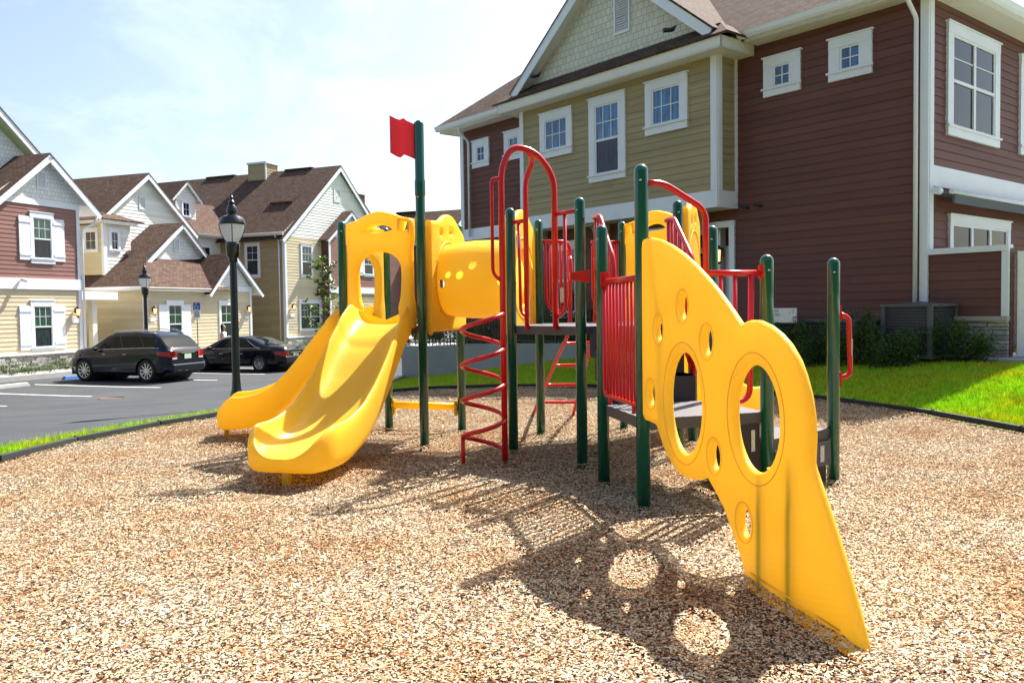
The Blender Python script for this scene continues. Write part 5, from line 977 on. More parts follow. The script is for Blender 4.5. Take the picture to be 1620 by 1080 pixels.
    # windscreen and rear glass
    def topstrip(q0, q1, nm, w0=.86):
        mb = MB(); rings = []
        for k in range(9):
            q = q0 + (q1 - q0) * k / 8; zt = li(prof, q); p = sec(q); wv = p[8][0] * w0 if p[8][0] > .3 else .6; rings.append([V((xr + q, wv * (j / 5 - 1), zt + .008 - .03 * abs(j / 5 - 1) ** 3)) for j in range(11)])
        mb.ring_loft(rings, False, True, False); n0 = mb.f[0]; a, b, c = (V(mb.v[i]) for i in n0[:3])
        if (b - a).cross(c - a).z < 0: mb.f = [f[::-1] for f in mb.f]
        return mb.build(nm, 'carglass', o)
    topstrip(rb + .05, rt - .02, 'rear_window', .9); topstrip(wt_ + .06, wb_ - .04, 'windscreen')
    # wheels
    for a in ax:
        for sgn in (1, -1):
            yy = sgn * (Wd / 2 - .115); mb = MB(); n = 30; prof_t = [(wr - .12, .10), (wr - .05, .112), (wr - .012, .095), (wr, .06), (wr, -.06), (wr - .012, -.095), (wr - .05, -.112), (wr - .12, -.10)]
            mb.ring_loft([[V((xr + a + r * cos(2 * pi * j / n), yy + w * sgn, wr + r * sin(2 * pi * j / n))) for j in range(n)] for r, w in prof_t], True, True, False); ty = mb.build('wheel', 'tyre', o)
            mb = MB(); rr = wr - .115; mb.ring_loft([[V((xr + a + r * cos(2 * pi * j / n), yy + w * sgn, wr + r * sin(2 * pi * j / n))) for j in range(n)] for r, w in ((rr + .004, -.1), (rr + .004, .095), (rr - .018, .10), (rr - .03, .04), (rr - .035, -.08))], True, True, False)
            for k in range(10):
                t = 2 * pi * k / 10 + .1; dr = V((cos(t), 0, sin(t))); tt = V((-sin(t), 0, cos(t))); c = V((xr + a, yy + sgn * .07, wr)); mb.box(c + dr * rr * .55, dr, tt, (0, 1, 0), rr * .46, .022, .014)
            mb.tube([(xr + a, yy + sgn * .02, wr), (xr + a, yy + sgn * .088, wr)], .055, 12); mb.build('rim', 'rim', ty); mb = MB(); mb.tube([(xr + a, yy - sgn * .05, wr), (xr + a, yy - sgn * .01, wr)], rr - .03, 20); mb.build('brake_disc', 'blackmetal', ty)
    # lights, handles, trim
    zb0 = li(belt, .1)
    for sgn in (1, -1):
        mb = MB(); rings = []
        for k in range(6):
            q = .01 + k * (.46 if suv else .36) / 5; w = hw(q); rings.append([V((xr + q - .012, sgn * (w + .008), zb0 - .03 - .2 * t * (1 - k * .10))) for t in (0, .5, 1)])
        inner = [V((xr - .02, sgn * (hw(0) - .26), r.z)) for r in rings[0]]; rings = [inner] + rings; mb.ring_loft(rings if sgn < 0 else [r for r in rings[::-1]], False, True, False); mb.build('tail_light', 'taillight', o)
        mb = MB(); mb.bx(xr - .024, xr - .008, sgn * (hw(0) - .02) if sgn < 0 else hw(0) - .24, sgn * (hw(0) - .24) if sgn < 0 else hw(0) - .02, zb0 - .30, zb0 - .24); mb.build('reverse_light', 'taillight2', o)
        mb = MB()
        for q in (L0 * .40, L0 * .60): mb.tube([(xr + q - .09, sgn * (Wd / 2 + .005), zb0 - .12), (xr + q, sgn * (Wd / 2 + .03), zb0 - .12), (xr + q + .09, sgn * (Wd / 2 + .005), zb0 - .12)], .013, 6)
        mb.build('door_handle', 'chrome', o)
        mb = MB(); q = wb_ - .45; c = V((xr + q, sgn * (Wd / 2 + .09), li(belt, q) + .05)); mb.box(c, (1, 0, 0), (0, 1, 0), (0, 0, 1), .06, .09, .055); mi = mb.build('wing_mirror', paint, o); bb = mi.modifiers.new('b', 'BEVEL'); bb.width = .04; bb.segments = 3
        mb = MB(); mb.tube([shell(q_, .03) + V((0, .008, -.005)) if sgn > 0 else V((1, -1, 1)) * shell(q_, .03) + V((0, -.008, -.005)) for q_ in np.linspace(rb + .35, wb_ - .4, 12)], .009, 5)
        if not suv: mb.tube([(lambda p: V((p.x, sgn * (p.y + .008), p.z)))(shell(rb + .38 + (rt + .12 - rb - .38) * t, t)) for t in np.linspace(.03, .97, 7)], .010, 5)
        mb.build('window_trim', 'chrome', o)
        if suv:
            mb = MB(); zr = H; mb.tube([(xr + q_, sgn * (sec(q_)[9][0] - .03), li(prof, q_) + h_) for q_, h_ in ((rt + .15, -.01), (rt + .25, .05), (rt + 1.2, .05), (wt_ - .25, .045), (wt_ - .1, -.01))], .018, 6); mb.build('roof_rail', 'chrome', o)
    mb = MB(); mb.bx(xr - .03, xr - .012, -.26, .26, zb0 - .28, zb0 - .14) if False else None
    mb.bx(xr - .022, xr - .01, -.17, .17, zb0 - .30, zb0 - .13); mb.build('number_plate', 'plate', o); mb = MB(); mb.bx(xr - .028, xr - .01, -.34, .34, zb0 - .10, zb0 - .07)
    mb.bx(xr - .03, xr - .01, -Wd * .36, Wd * .36, .42, .46); mb.build('chrome_strip', 'chrome', o); mb = MB(); mb.box((xr + .02, 0, .5), (1, 0, 0), (0, 1, 0), (0, 0, 1), .09, Wd * .40, .13); bp = mb.build('bumper', paint, o); bb = bp.modifiers.new('b', 'BEVEL'); bb.width = .05; bb.segments = 3
    return o
rc = atan2(.341, -.94)
car('family_car', 'dark blue sport utility car with roof rails, nearest of the parked cars', 4.75, 1.96, 1.80,
    [(0, 1.02), (.05, 1.16), (.58, 1.62), (.9, 1.73), (1.7, 1.79), (2.5, 1.77), (2.85, 1.69), (3.6, 1.24), (4.25, 1.17), (4.6, 1.04), (4.75, .78)],
    [(0, 1.08), (.5, 1.20), (1.2, 1.18), (2.2, 1.15), (3.5, 1.11), (4.4, .97), (4.75, .72)], 2.85, (.98, 0), 'carpaint', -13.82, 30.33, -.945, rc, (.07, .60, 2.82, 3.6), True, .395)
car('saloon_car', 'black saloon car with chrome window line, half hidden by the near lamp post', 4.95, 1.85, 1.44,
    [(0, .86), (.08, 1.02), (.65, 1.08), (.95, 1.13), (1.75, 1.38), (2.3, 1.435), (2.85, 1.41), (3.15, 1.33), (3.9, .98), (4.5, .88), (4.85, .76), (4.95, .6)],
    [(0, .84), (.6, .95), (2.5, .93), (3.8, .90), (4.6, .76), (4.95, .55)], 2.88, (1.12, 0), 'carblack', -11.15, 34.55, -.945, rc, (.72, 1.72, 3.02, 3.88), False, .34)
car('white_car', 'white car whose tail shows between the slide and the grey wall', 4.7, 1.85, 1.68,
    [(0, .95), (.06, 1.06), (.5, 1.5), (.9, 1.6), (1.9, 1.67), (2.7, 1.64), (3.0, 1.56), (3.7, 1.1), (4.3, 1.0), (4.6, .88), (4.7, .7)],
    [(0, .96), (.5, 1.0), (2.2, .98), (3.5, .95), (4.3, .82), (4.7, .62)], 2.75, (1.0, 0), 'carwhite', -7.6, 43.5, -.96, pi, (.08, .55, 2.9, 3.65), True, .36)

# ------------------------------------------------------------------ person behind the saloon car
def person(x, y, z, rot):
    o = thing('person', 'person with long dark hair in a pale top holding a phone beyond the black car', 'person', (x, y, z), rot, world=False)
    J = [('pel', (0, 0, .92), .125), ('wai', (0, 0, 1.06), .105), ('che', (.015, 0, 1.26), .125), ('nek', (.005, 0, 1.41), .05), ('n2', (.02, 0, 1.47), .045), ('hd1', (.03, 0, 1.55), .078), ('hd2', (.03, 0, 1.63), .08), ('hd3', (.03, 0, 1.68), .055),
         ('hl', (0, .09, .88), .09), ('kl', (.02, .095, .48), .058), ('al', (-.02, .10, .08), .036), ('tl', (.10, .11, .03), .03), ('hr', (0, -.09, .88), .09), ('kr', (.02, -.095, .48), .058), ('ar', (-.02, -.10, .08), .036), ('tr', (.10, -.11, .03), .03),
         ('sl', (0, .17, 1.34), .055), ('el', (-.02, .215, 1.08), .036), ('wl', (.21, .15, 1.12), .024), ('sr', (0, -.17, 1.34), .055), ('er', (-.02, -.215, 1.08), .036), ('wr', (.21, -.12, 1.14), .024),
         ('pl', (.27, .13, 1.135), .026), ('pr', (.27, -.10, 1.155), .026)]
    ix = {j[0]: i for i, j in enumerate(J)}; E_ = 'pel-wai wai-che che-nek nek-n2 n2-hd1 hd1-hd2 hd2-hd3 pel-hl hl-kl kl-al al-tl pel-hr hr-kr kr-ar ar-tr che-sl sl-el el-wl wl-pl che-sr sr-er er-wr wr-pr'.split()
    J2 = list(J); ed = [tuple(ix[q] for q in e.split('-')) for e in E_]
    for side, b in (('pl', V((.27, .13, 1.135))), ('pr', V((.27, -.10, 1.155)))):
        s = 1 if side == 'pl' else -1
        for k in range(4):
            i0 = len(J2); J2.append(('f', tuple(b + V((.035 + .004 * k, s * (-.03 + .018 * k), .01))), .008)); J2.append(('f', tuple(b + V((.065 - .004 * k, s * (-.028 + .016 * k) - s * .01, .03))), .007)); ed += [(ix[side], i0), (i0, i0 + 1)]
        i0 = len(J2); J2.append(('t', tuple(b + V((.01, -s * .03, .02))), .009)); J2.append(('t', tuple(b + V((.035, -s * .035, .04))), .007)); ed += [(ix[side], i0), (i0, i0 + 1)]
    me = bpy.data.meshes.new('body'); me.from_pydata([j[1] for j in J2], ed, []); ob = bpy.data.objects.new('body', me); C.objects.link(ob); md = ob.modifiers.new('skin', 'SKIN'); sv = me.skin_vertices[0].data
    for i, j in enumerate(J2): sv[i].radius = (j[2], j[2])
    sv[0].use_root = True; ss = ob.modifiers.new('s', 'SUBSURF'); ss.levels = ss.render_levels = 2; dg = bpy.context.evaluated_depsgraph_get(); dg.update(); m2_ = bpy.data.meshes.new_from_object(ob.evaluated_get(dg)); bpy.data.objects.remove(ob)
    m2_.materials.clear(); m2_.materials.append(M['skin']); [setattr(p, 'use_smooth', True) for p in m2_.polygons]; ob = bpy.data.objects.new('body', m2_); C.objects.link(ob); ob.parent = o
    def shell_(nm, m, test, d):
        bm = bmesh.new(); bm.from_mesh(m2_); bmesh.ops.delete(bm, geom=[f for f in bm.faces if not test(f.calc_center_median())], context='FACES'); bm.normal_update()
        for v_ in bm.verts: v_.co += v_.normal * d
        me_ = bpy.data.meshes.new(nm); bm.to_mesh(me_); bm.free(); me_.materials.clear(); me_.materials.append(M[m]); q = bpy.data.objects.new(nm, me_); C.objects.link(q); q.parent = o
    shell_('top', 'top', lambda c: .88 < c.z < 1.385 and abs(c.y) < .15, .014); shell_('trousers', 'jeans', lambda c: .09 < c.z < .92 and abs(c.y) < .2 and c.x < .12, .012)
    mb = MB(); mb.lathe([(.02, 1.2), (.07, 1.22), (.085, 1.35), (.082, 1.5), (.098, 1.6), (.09, 1.69), (.05, 1.745), (.004, 1.755)], (-.035, 0, 0), 18); mb.build('hair', 'hair', o)
    mb = MB(); mb.lathe([(.004, -.02), (.012, -.012), (.012, .0), (.004, .012)], (.112, 0, 1.59), 8); mb.bx(.085, .107, -.02, .02, 1.545, 1.552); mb.bx(.088, .105, -.042, -.02, 1.612, 1.62); mb.bx(.088, .105, .02, .042, 1.612, 1.62); mb.build('face', 'skin', o)
    ph = thing('phone', 'phone held up by the person beyond the saloon car', 'phone', (x + .31, y, z + 1.19), 0); mb = MB(); mb.box((x + .31, y, z + 1.19), (.5, 0, .86), (0, 1, 0), (.86, 0, -.5), .07, .036, .005); mb.build('phone_body', 'blackmetal', ph)
person(-13.1, 37.6, -.80, radians(-12))

# ------------------------------------------------------------------ PLAY STRUCTURE
PS = thing('play_structure', 'yellow, red and green climbing frame with slides and tunnel on the wood chips', 'playground', (.3, 8, 0))
PT = dict(P1=(-1.91, 9.42, 2.47), P2=(-.95, 8.81, 2.76), P3=(-1.54, 10.24, 2.47), P4=(-.62, 9.99, 2.47), P5=(.0, 8.42, 2.47), P6=(.32, 9.54, 2.47), P7=(.635, 7.61, 2.46), P8=(.75, 6.85, 2.13), P9=(.93, 5.9, 2.46), P10=(1.91, 6.2, 1.83), P11=(2.63, 6.77, 1.83), P12=(1.70, 7.02, 2.13), P13=(1.61, 8.0, 2.47), P14=(1.33, 9.9, 2.47), P15=(1.94, 8.9, 2.47))
pv = {k: V((a, b, 0)) for k, (a, b, c) in PT.items()}
def post(x, y, h, r=.05):
    mb = MB(); mb.lathe([(r, -.1), (r, h - r)] + [(r * cos(t), h - r + r * sin(t)) for t in np.linspace(.25, 1.5, 6)], (x, y, 0), 22); o = mb.build('post', 'green', PS)
    return o
for k, (a, b, h) in PT.items():
    po = post(a, b, h)
    mb = MB(); th_ = random.uniform(3.6, 5.2); c = V((a + .05 * cos(th_), b + .05 * sin(th_), h - .12)); mb.lathe([(.011, -.005), (.011, .003), (.006, .008)], c, 8); mb.build('bolt', 'bolt', po)
mb = MB(); mb.lathe([(.056, 2.66), (.057, 2.67), (.057, 2.80), (.052, 2.83), (.05, 2.84), (.05, 3.40)] + [(.05 * cos(t), 3.40 + .05 * sin(t)) for t in np.linspace(.25, 1.5, 6)], (-.95, 8.81, 0), 22); mb.build('flag_pole', 'green', PS)
# flag
mb = MB(); fa = V((-.985, 8.80, 0)); fd = V((-1, .02, 0)); nn = V((0, -1, 0)); prof_ = [(0, 3.40, 3.035), (.09, 3.44, 3.075), (.125, 3.47, 3.09), (.165, 3.455, 3.06), (.20, 3.465, 3.07), (.27, 3.50, 3.11)]
rings = []
for s, zt, zb in prof_:
    w = .012 * sin(s * 26); p = fa + fd * s + nn * w; rings.append([V((p.x, p.y - .006, zb)), V((p.x, p.y - .006, zt)), V((p.x, p.y + .006, zt)), V((p.x, p.y + .006, zb))])
mb.ring_loft(rings, True, False); fl = mb.build('flag', 'redpanel', PS, 'wavy red flag plate on the tallest post'); mb = MB(); mb.bx(-1.0, -.985, 8.79, 8.81, 3.05, 3.42); mb.build('flag_bracket', 'slate', fl)
# decks
def deck(keys, z, nm='deck', inset=.0, extra=None):
    pts = [pv[k].copy() for k in keys]; c = sum(pts, V((0, 0, 0))) / len(pts); ar = sum(pts[i].x * pts[(i + 1) % len(pts)].y - pts[(i + 1) % len(pts)].x * pts[i].y for i in range(len(pts)))
    if ar < 0: pts = pts[::-1]
    pts = [c + (p - c) * .985 for p in pts]; mb = MB(); T = [V((p.x, p.y, z - .004)) for p in pts]; Bm = [V((p.x, p.y, z - .085)) for p in pts]; I = [V((c.x + (p.x - c.x) * .96, c.y + (p.y - c.y) * .96, z - .085)) for p in pts]
    for i in range(len(pts)): j = (i + 1) % len(pts); mb.face([Bm[i], Bm[j], T[j], T[i]]); mb.face([Bm[j], Bm[i], I[i], I[j]])
    mb.face([V((p.x, p.y, z - .03)) for p in I][::-1]); o = mb.build(nm, 'deck', PS); mb = MB(); mb.face([V((p.x, p.y, z)) for p in pts])
    for i in range(len(pts)): j = (i + 1) % len(pts); mb.face([T[i], T[j], V((pts[j].x, pts[j].y, z)), V((pts[i].x, pts[i].y, z))])
    mb.build('deck_surface', 'decktop', o); return o
deck(['P1', 'P2', 'P4', 'P3'], 1.28); deck(['P5', 'P7', 'P13', 'P15', 'P14', 'P6'], 1.28); deck(['P8', 'P9', 'P10', 'P12'], .65); deck(['P10', 'P11', 'P12'], .435)
UPZ = V((0, 0, 1))
def seg(a, b): A, B = pv[a], pv[b]; d = (B - A); L0 = d.length; d.normalize(); return A, d, L0
def pt(a, b, t, z, off=0.): A, d, L0 = seg(a, b); q = A + d * (L0 * t) + V((d.y, -d.x, 0)) * off; return V((q.x, q.y, z))
# stairs between the decks
def step_prism(z0, z1, a0, a1, m='slate'):
    L_a, L_b = pv['P8'].lerp(pv['P7'], a0), pv['P8'].lerp(pv['P7'], a1); R_a, R_b = pv['P12'].lerp(pv['P13'], a0), pv['P12'].lerp(pv['P13'], a1)
    c = [L_a.lerp(R_a, .08), L_a.lerp(R_a, .86), L_b.lerp(R_b, .86), L_b.lerp(R_b, .08)]; mb = MB(); lo = [V((p.x, p.y, z0)) for p in c]; hi = [V((p.x, p.y, z1)) for p in c]; mb.face(hi); mb.face(lo[::-1])
    for i in range(4): j = (i + 1) % 4; mb.face([lo[i], lo[j], hi[j], hi[i]])
    o = mb.build('step', m, PS); mb = MB(); mb.face([p + UPZ * .004 for p in hi]); mb.face([p + UPZ * .004 for p in hi][::-1]); mb.build('tread', 'decktop', o)
step_prism(.62, .86, .06, .38); step_prism(.80, 1.07, .38, .72); step_prism(1.0, 1.27, .72, .97)
# ground step under the transfer deck, with labels
def pan(a, b, t0, t1, z0, z1, off, m, th=.02, nm='step_panel'):
    p, q = pt(a, b, t0, 0, off), pt(a, b, t1, 0, off); d = (q - p).normalized(); mb = MB(); mb.box((p + q) / 2 + UPZ * (z0 + z1) / 2, d, V((d.y, -d.x, 0)), UPZ, (q - p).length / 2, th, (z1 - z0) / 2); return mb.build(nm, m, PS)
pn = pan('P10', 'P11', .08, .92, .15, .35, .0, 'deck'); pan('P10', 'P11', .1, .9, -.02, .15, -.03, 'brownpanel'); pan('P9', 'P10', .6, .94, .02, .565, -.02, 'brownpanel'); pan('P10', 'P12', .05, .95, .04, .35, .02, 'brownpanel')
def sticker(p, u, w, h, parent=PS, nm='warning_label'):
    u = V(u).normalized(); n = V((u.y, -u.x, 0)); 
    mb = MB(); mb.box(p, u, n, UPZ, w / 2, .002, h / 2); return mb.build(nm, 'sticker', parent)
sticker(pt('P10', 'P11', .78, .25, .023), pv['P11'] - pv['P10'], .055, .13); sticker(pt('P9', 'P10', .88, .44, .004), pv['P10'] - pv['P9'], .03, .16)
# red tubes
def tubes(nm, lst, r=.017, parent=PS, label=None, m='red', n=12):
    mb = MB(); q_ = 1.22 if m == 'red' else 1
    for it in lst:
        pts, rr = it if isinstance(it, tuple) else (it, r); mb.tube(pts, rr * q_, n)
    return mb.build(nm, m, parent, label)
def bracket(a, b, t, z): p = pt(a, b, t, z); mb = MB(); mb.tube([p - UPZ * .05, p + UPZ * .05], .022, 8); return mb
def barrier(a, b, t0, t1, zt, zb, nb, cor=.06, rb=.013, off=0.):
    """frame with rounded bottom and vertical bars"""
    fr_ = [pt(a, b, t0, zt, off), pt(a, b, t1, zt, off)]; lo = fillet([pt(a, b, t0 + .06, zt, off), pt(a, b, t0 + .06, zb, off), pt(a, b, t1 - .06, zb, off), pt(a, b, t1 - .06, zt, off)], cor)
    o = tubes('guard_rail', [(fr_, .02), (lo, .016)]); bars = [([pt(a, b, t0 + .06 + (t1 - t0 - .12) * k / (nb + 1), zb, off), pt(a, b, t0 + .06 + (t1 - t0 - .12) * k / (nb + 1), zt, off)], .0095) for k in range(1, nb + 1)]
    tubes('baluster', bars, parent=o)
    tubes('foot', [([pt(a, b, t0 + .2, zb, off), pt(a, b, t0 + .2, zb - .07, off)], .014), ([pt(a, b, t1 - .2, zb, off), pt(a, b, t1 - .2, zb - .07, off)], .014)], parent=o); return o
gr = barrier('P8', 'P9', .0, 1.0, 1.66, .735, 9); 
mb = MB()
for a_, b_, t in (('P8', 'P9', .055), ): 
    p = pt(a_, b_, t, 1.68, .0); mb.box(p, (0, 1, 0), (1, 0, 0), UPZ, .03, .03, .06); mb.lathe([(.012, -.004), (.012, .004)], p + V((0, -.035, .02)), 8)
mb.build('clamp', 'red', gr)
sticker(pt('P8', 'P9', .93, 1.42, .018), pv['P9'] - pv['P8'], .02, .3, gr)
# tall tube from the front post and its guard panel
tubes('entry_rail', [(fillet([pt('P9', 'P10', .03, 2.33), pt('P9', 'P10', .17, 2.33), pt('P9', 'P10', .46, 2.17), pt('P9', 'P10', .50, 2.10), pt('P9', 'P10', .50, .72)], .07), .019)], label='tall red entry rail leaving the front post')
fr_ = [(fillet([pt('P9', 'P10', .50, 1.69), pt('P9', 'P10', .97, 1.69)], .05), .019), (fillet([pt('P9', 'P10', .50, .74), pt('P9', 'P10', .855, .74), pt('P9', 'P10', .87, 1.69)], .10), .018)] + [([pt('P9', 'P10', t, .74), pt('P9', 'P10', t, 1.69)], .014) for t in (.62, .735)]
g2 = tubes('guard_rail', fr_); mb = MB(); p = pt('P9', 'P10', .95, 1.70); mb.box(p, (1, 0, 0), (0, 1, 0), UPZ, .016, .022, .05); mb.build('clamp', 'red', g2)
# stair hand rails with balusters
def stair_rail(a, b, off):
    pt = lambda a, b, t, z: globals()['pt'](a, b, t, z, off)
    top = fillet([pt(a, b, .03, 2.27), pt(a, b, .28, 2.27), pt(a, b, .82, 1.88), pt(a, b, .86, 1.78), pt(a, b, .86, .80)], .06); bot = fillet([pt(a, b, .10, 2.27), pt(a, b, .10, 1.42), pt(a, b, .30, 1.36), pt(a, b, .86, .86)], .05); L = [(top, .019), (bot, .015)]
    for t, zt in ((.22, 2.27), (.36, 2.20), (.50, 2.10), (.64, 2.00), (.76, 1.92)): L.append(([pt(a, b, t, max(.9, 1.36 - (t - .3) * .9 if t > .3 else 1.38)), pt(a, b, t, zt)], .012))
    return tubes('stair_rail', L)
stair_rail('P7', 'P8', -.13); stair_rail('P13', 'P12', .12)
mb = MB(); q = pt('P7', 'P8', .80, 1.72, .05); mb.ring_loft([[q + V((-.02 - .16 * t, .05 * t, z_ * (1 - .45 * t))) + V((0, w_, 0)) for w_, z_ in ((-.05, -.06), (.05, -.06), (.05, .05), (-.05, .05))] for t in (0, .5, 1)], True, False); mb.build('play_scope', 'red', PS)
# back barriers with hoops, and the rear ladder
def hoop(t0, t1, zt, flip):
    a, b = 'P6', 'P14'; e0, e1 = (t0, t1) if not flip else (t1, t0)
    L = [(fillet([pt(a, b, e0, zt), pt(a, b, e1, zt), pt(a, b, e1, zt - .2), pt(a, b, e1, 1.50), pt(a, b, (t0 + t1) / 2, 1.38), pt(a, b, e0 + (e1 - e0) * .15, 1.52), pt(a, b, e0 + (e1 - e0) * .15, zt)], .12), .018), ([pt(a, b, (t0 + t1) / 2, 1.40), pt(a, b, (t0 + t1) / 2, 1.29)], .016)]
    for k in (.32, .5, .68): L.append(([pt(a, b, t0 + (t1 - t0) * k, 1.43), pt(a, b, t0 + (t1 - t0) * k, zt)], .013))
    return tubes('back_guard', L)
h1 = hoop(.03, .36, 2.22, False); hoop(.97, .64, 2.22, False); sticker(pt('P6', 'P14', .26, 1.60, .02), pv['P14'] - pv['P6'], .05, .17, h1)
tubes('back_guard', [([pt('P6', 'P14', .62, 2.22), pt('P6', 'P14', .97, 2.22)], .018)])
ld = [V((.27, 11.55, 0)), V((.83, 11.45, 0))]; tp = [pt('P6', 'P14', .36, 0), pt('P6', 'P14', .66, 0)]
def lpt(i, t): a, b = ld[i], tp[i]; return V((a.x + (b.x - a.x) * t, a.y + (b.y - a.y) * t, 1.25 * t ** 1.1))
L = [(crom([lpt(i, 0) - UPZ * .05, lpt(i, .35), lpt(i, .7), lpt(i, .97), lpt(i, 1.0) + UPZ * .55 - V((0, .0, 0)), lpt(i, 1.0) + V((0, -.1, .78)), lpt(i, 1.0) + V((0, -.22, .5))], 5), .019) for i in (0, 1)]
lad = tubes('rear_ladder', L)
for t in (.17, .40, .62, .84): tubes('rung', [(fillet([lpt(0, t), lpt(0, t) + V((.05, .06, -.01)), lpt(1, t) + V((-.05, .06, -.01)), lpt(1, t)], .05), .016)], parent=lad)
# spiral climber with arch
pole = V((-.08, 7.75, 0)); A5, A7 = pt('P5', 'P7', .24, 0), pt('P5', 'P7', .66, 0)
L = [(fillet([pole - UPZ * .1, pole + UPZ * 2.75, pole + UPZ * 2.97 + V((.10, .05, 0)), V((A7.x - .18, A7.y - .02, 2.93)), V((A7.x, A7.y, 2.70)), V((A7.x, A7.y, 1.25))], .16, 7), .024),
     (fillet([V((A5.x, A5.y, 1.25)), V((A5.x, A5.y, 2.72)), V((A5.x + .08, A5.y - .05, 2.90)), V((A7.x - .25, A7.y + .01, 2.945))], .13, 7), .021),
     (fillet([pole + V((-.0, 0, 2.66)), pole + V((-.09, 0, 2.66)), pole + V((-.09, 0, 1.78)), pole + V((.0, 0, 1.70))], .07), .014)]
sc = tubes('spiral_climber', L, label='red spiral climber with arched hand rails')
cc = pole + V((-.198, .02, 0)); rr = .198; hel = []
n = 4 * 30
for k in range(n + 1):
    t = k / n; ang = -2 * pi * 4 * t + 0.0; hel.append(V((cc.x + rr * cos(ang), cc.y + rr * sin(ang) * 1.0, 1.42 - 1.33 * t)))
hel = hel[::-1]; tubes('spiral_tube', [(hel, .0175)], parent=sc)
lx = cc + V((-rr, 0, 0)); tubes('spiral_leg', [([lx - UPZ * .08, V((lx.x, lx.y, .265))], .0165)], parent=sc)
# small side guards of the arch opening
L = [(fillet([pt('P5', 'P7', .03, 2.32), pt('P5', 'P7', .24, 2.32)], .02), .017), (fillet([pt('P5', 'P7', .13, 2.32), pt('P5', 'P7', .145, 1.42), pt('P5', 'P7', .24, 1.36)], .06), .014)]; sgd = tubes('side_guard', L); sticker(pt('P5', 'P7', .13, 2.12, .02), pv['P7'] - pv['P5'], .03, .13, sgd)
tubes('side_guard', [(fillet([pt('P5', 'P7', .66, 2.34), pt('P5', 'P7', .97, 2.34)], .02), .017), (fillet([pt('P5', 'P7', .80, 2.34), pt('P5', 'P7', .80, 1.42), pt('P5', 'P7', .67, 1.36)], .06), .014)])
# red grab handle on the lone post
hp = V((2.63, 6.77, 0)); hx = V((.985, .17, 0)); L = [(fillet([hp + hx * .05 + UPZ * 1.37, hp + hx * .135 + UPZ * 1.345, hp + hx * .155 + UPZ * .87, hp + hx * .05 + UPZ * .845], .06), .017)]
hh = tubes('grab_handle', L); mb = MB()
for z_ in (1.38, .835): mb.box(hp + hx * .052 + UPZ * z_, hx, V((-hx.y, hx.x, 0)), UPZ, .012, .02, .06)
mb.build('clamp', 'red', hh); sticker(hp + hx * .157 + V((0, -.019, 1.1)), (1, 0, 0), .012, .13, hh)
# balance beam between the rear posts
a, b = pv['P3'], pv['P4']; d = (b - a).normalized(); o = tubes('balance_beam', [([a + d * .05 + UPZ * .285, b - d * .05 + UPZ * .275], .046)], m='yellow', n=16); mb = MB()
for q in (a + d * .07, b - d * .07): mb.box(q + UPZ * .26, d, V((-d.y, d.x, 0)), UPZ, .014, .04, .09)
mb.build('clamp', 'yellow_metal', o)

# yellow plastic panels
def frp(a, b, off=0.): A, d, L0 = seg(a, b); return ((A.x + d.y * off, A.y - d.x * off, 0), (d.x, d.y, 0)), L0
def hood(a, b, label=None):
    fr_, L0 = frp(a, b, .01); sx = lambda s: s * L0
    top = smooth2([(sx(.085), 2.38), (sx(.115), 2.43), (sx(.24), 2.455), (sx(.34), 2.50), (sx(.5), 2.535), (sx(.66), 2.50), (sx(.78), 2.455), (sx(.885), 2.43), (sx(.915), 2.38), (sx(.915), 2.20), (sx(.90), 2.12), (sx(.90), 1.9), (sx(.90), 1.62), (sx(.915), 1.50), (sx(.915), 1.27), (sx(.84), 1.27), (sx(.77), 1.29), (sx(.74), 1.48), (sx(.77), 1.60), (sx(.785), 1.85), (sx(.76), 1.97), (sx(.66), 2.06), (sx(.5), 2.09), (sx(.34), 2.06), (sx(.24), 1.97), (sx(.215), 1.85), (sx(.23), 1.60), (sx(.26), 1.48), (sx(.23), 1.29), (sx(.16), 1.27), (sx(.085), 1.27), (sx(.085), 1.50), (sx(.10), 1.62), (sx(.10), 2.12), (sx(.085), 2.20)], 3)
    sl = smooth2([(sx(.32), 2.325), (sx(.40), 2.37), (sx(.5), 2.385), (sx(.60), 2.37), (sx(.68), 2.325), (sx(.60), 2.31), (sx(.5), 2.305), (sx(.40), 2.31)], 3); sq = [(sx(.79), 2.31), (sx(.87), 2.31), (sx(.87), 2.395), (sx(.79), 2.395)]; sq2 = [(sx(.13), 2.31), (sx(.21), 2.31), (sx(.21), 2.395), (sx(.13), 2.395)]
    o = panel('slide_hood', top, [sl, sq] + ([sq2] if label is None else []), fr_, .10, .035, 'yellow', PS, label=label); return o
hood('P1', 'P2', 'yellow arched hood over the near slide'); hood('P3', 'P1'); hood('P14', 'P15')
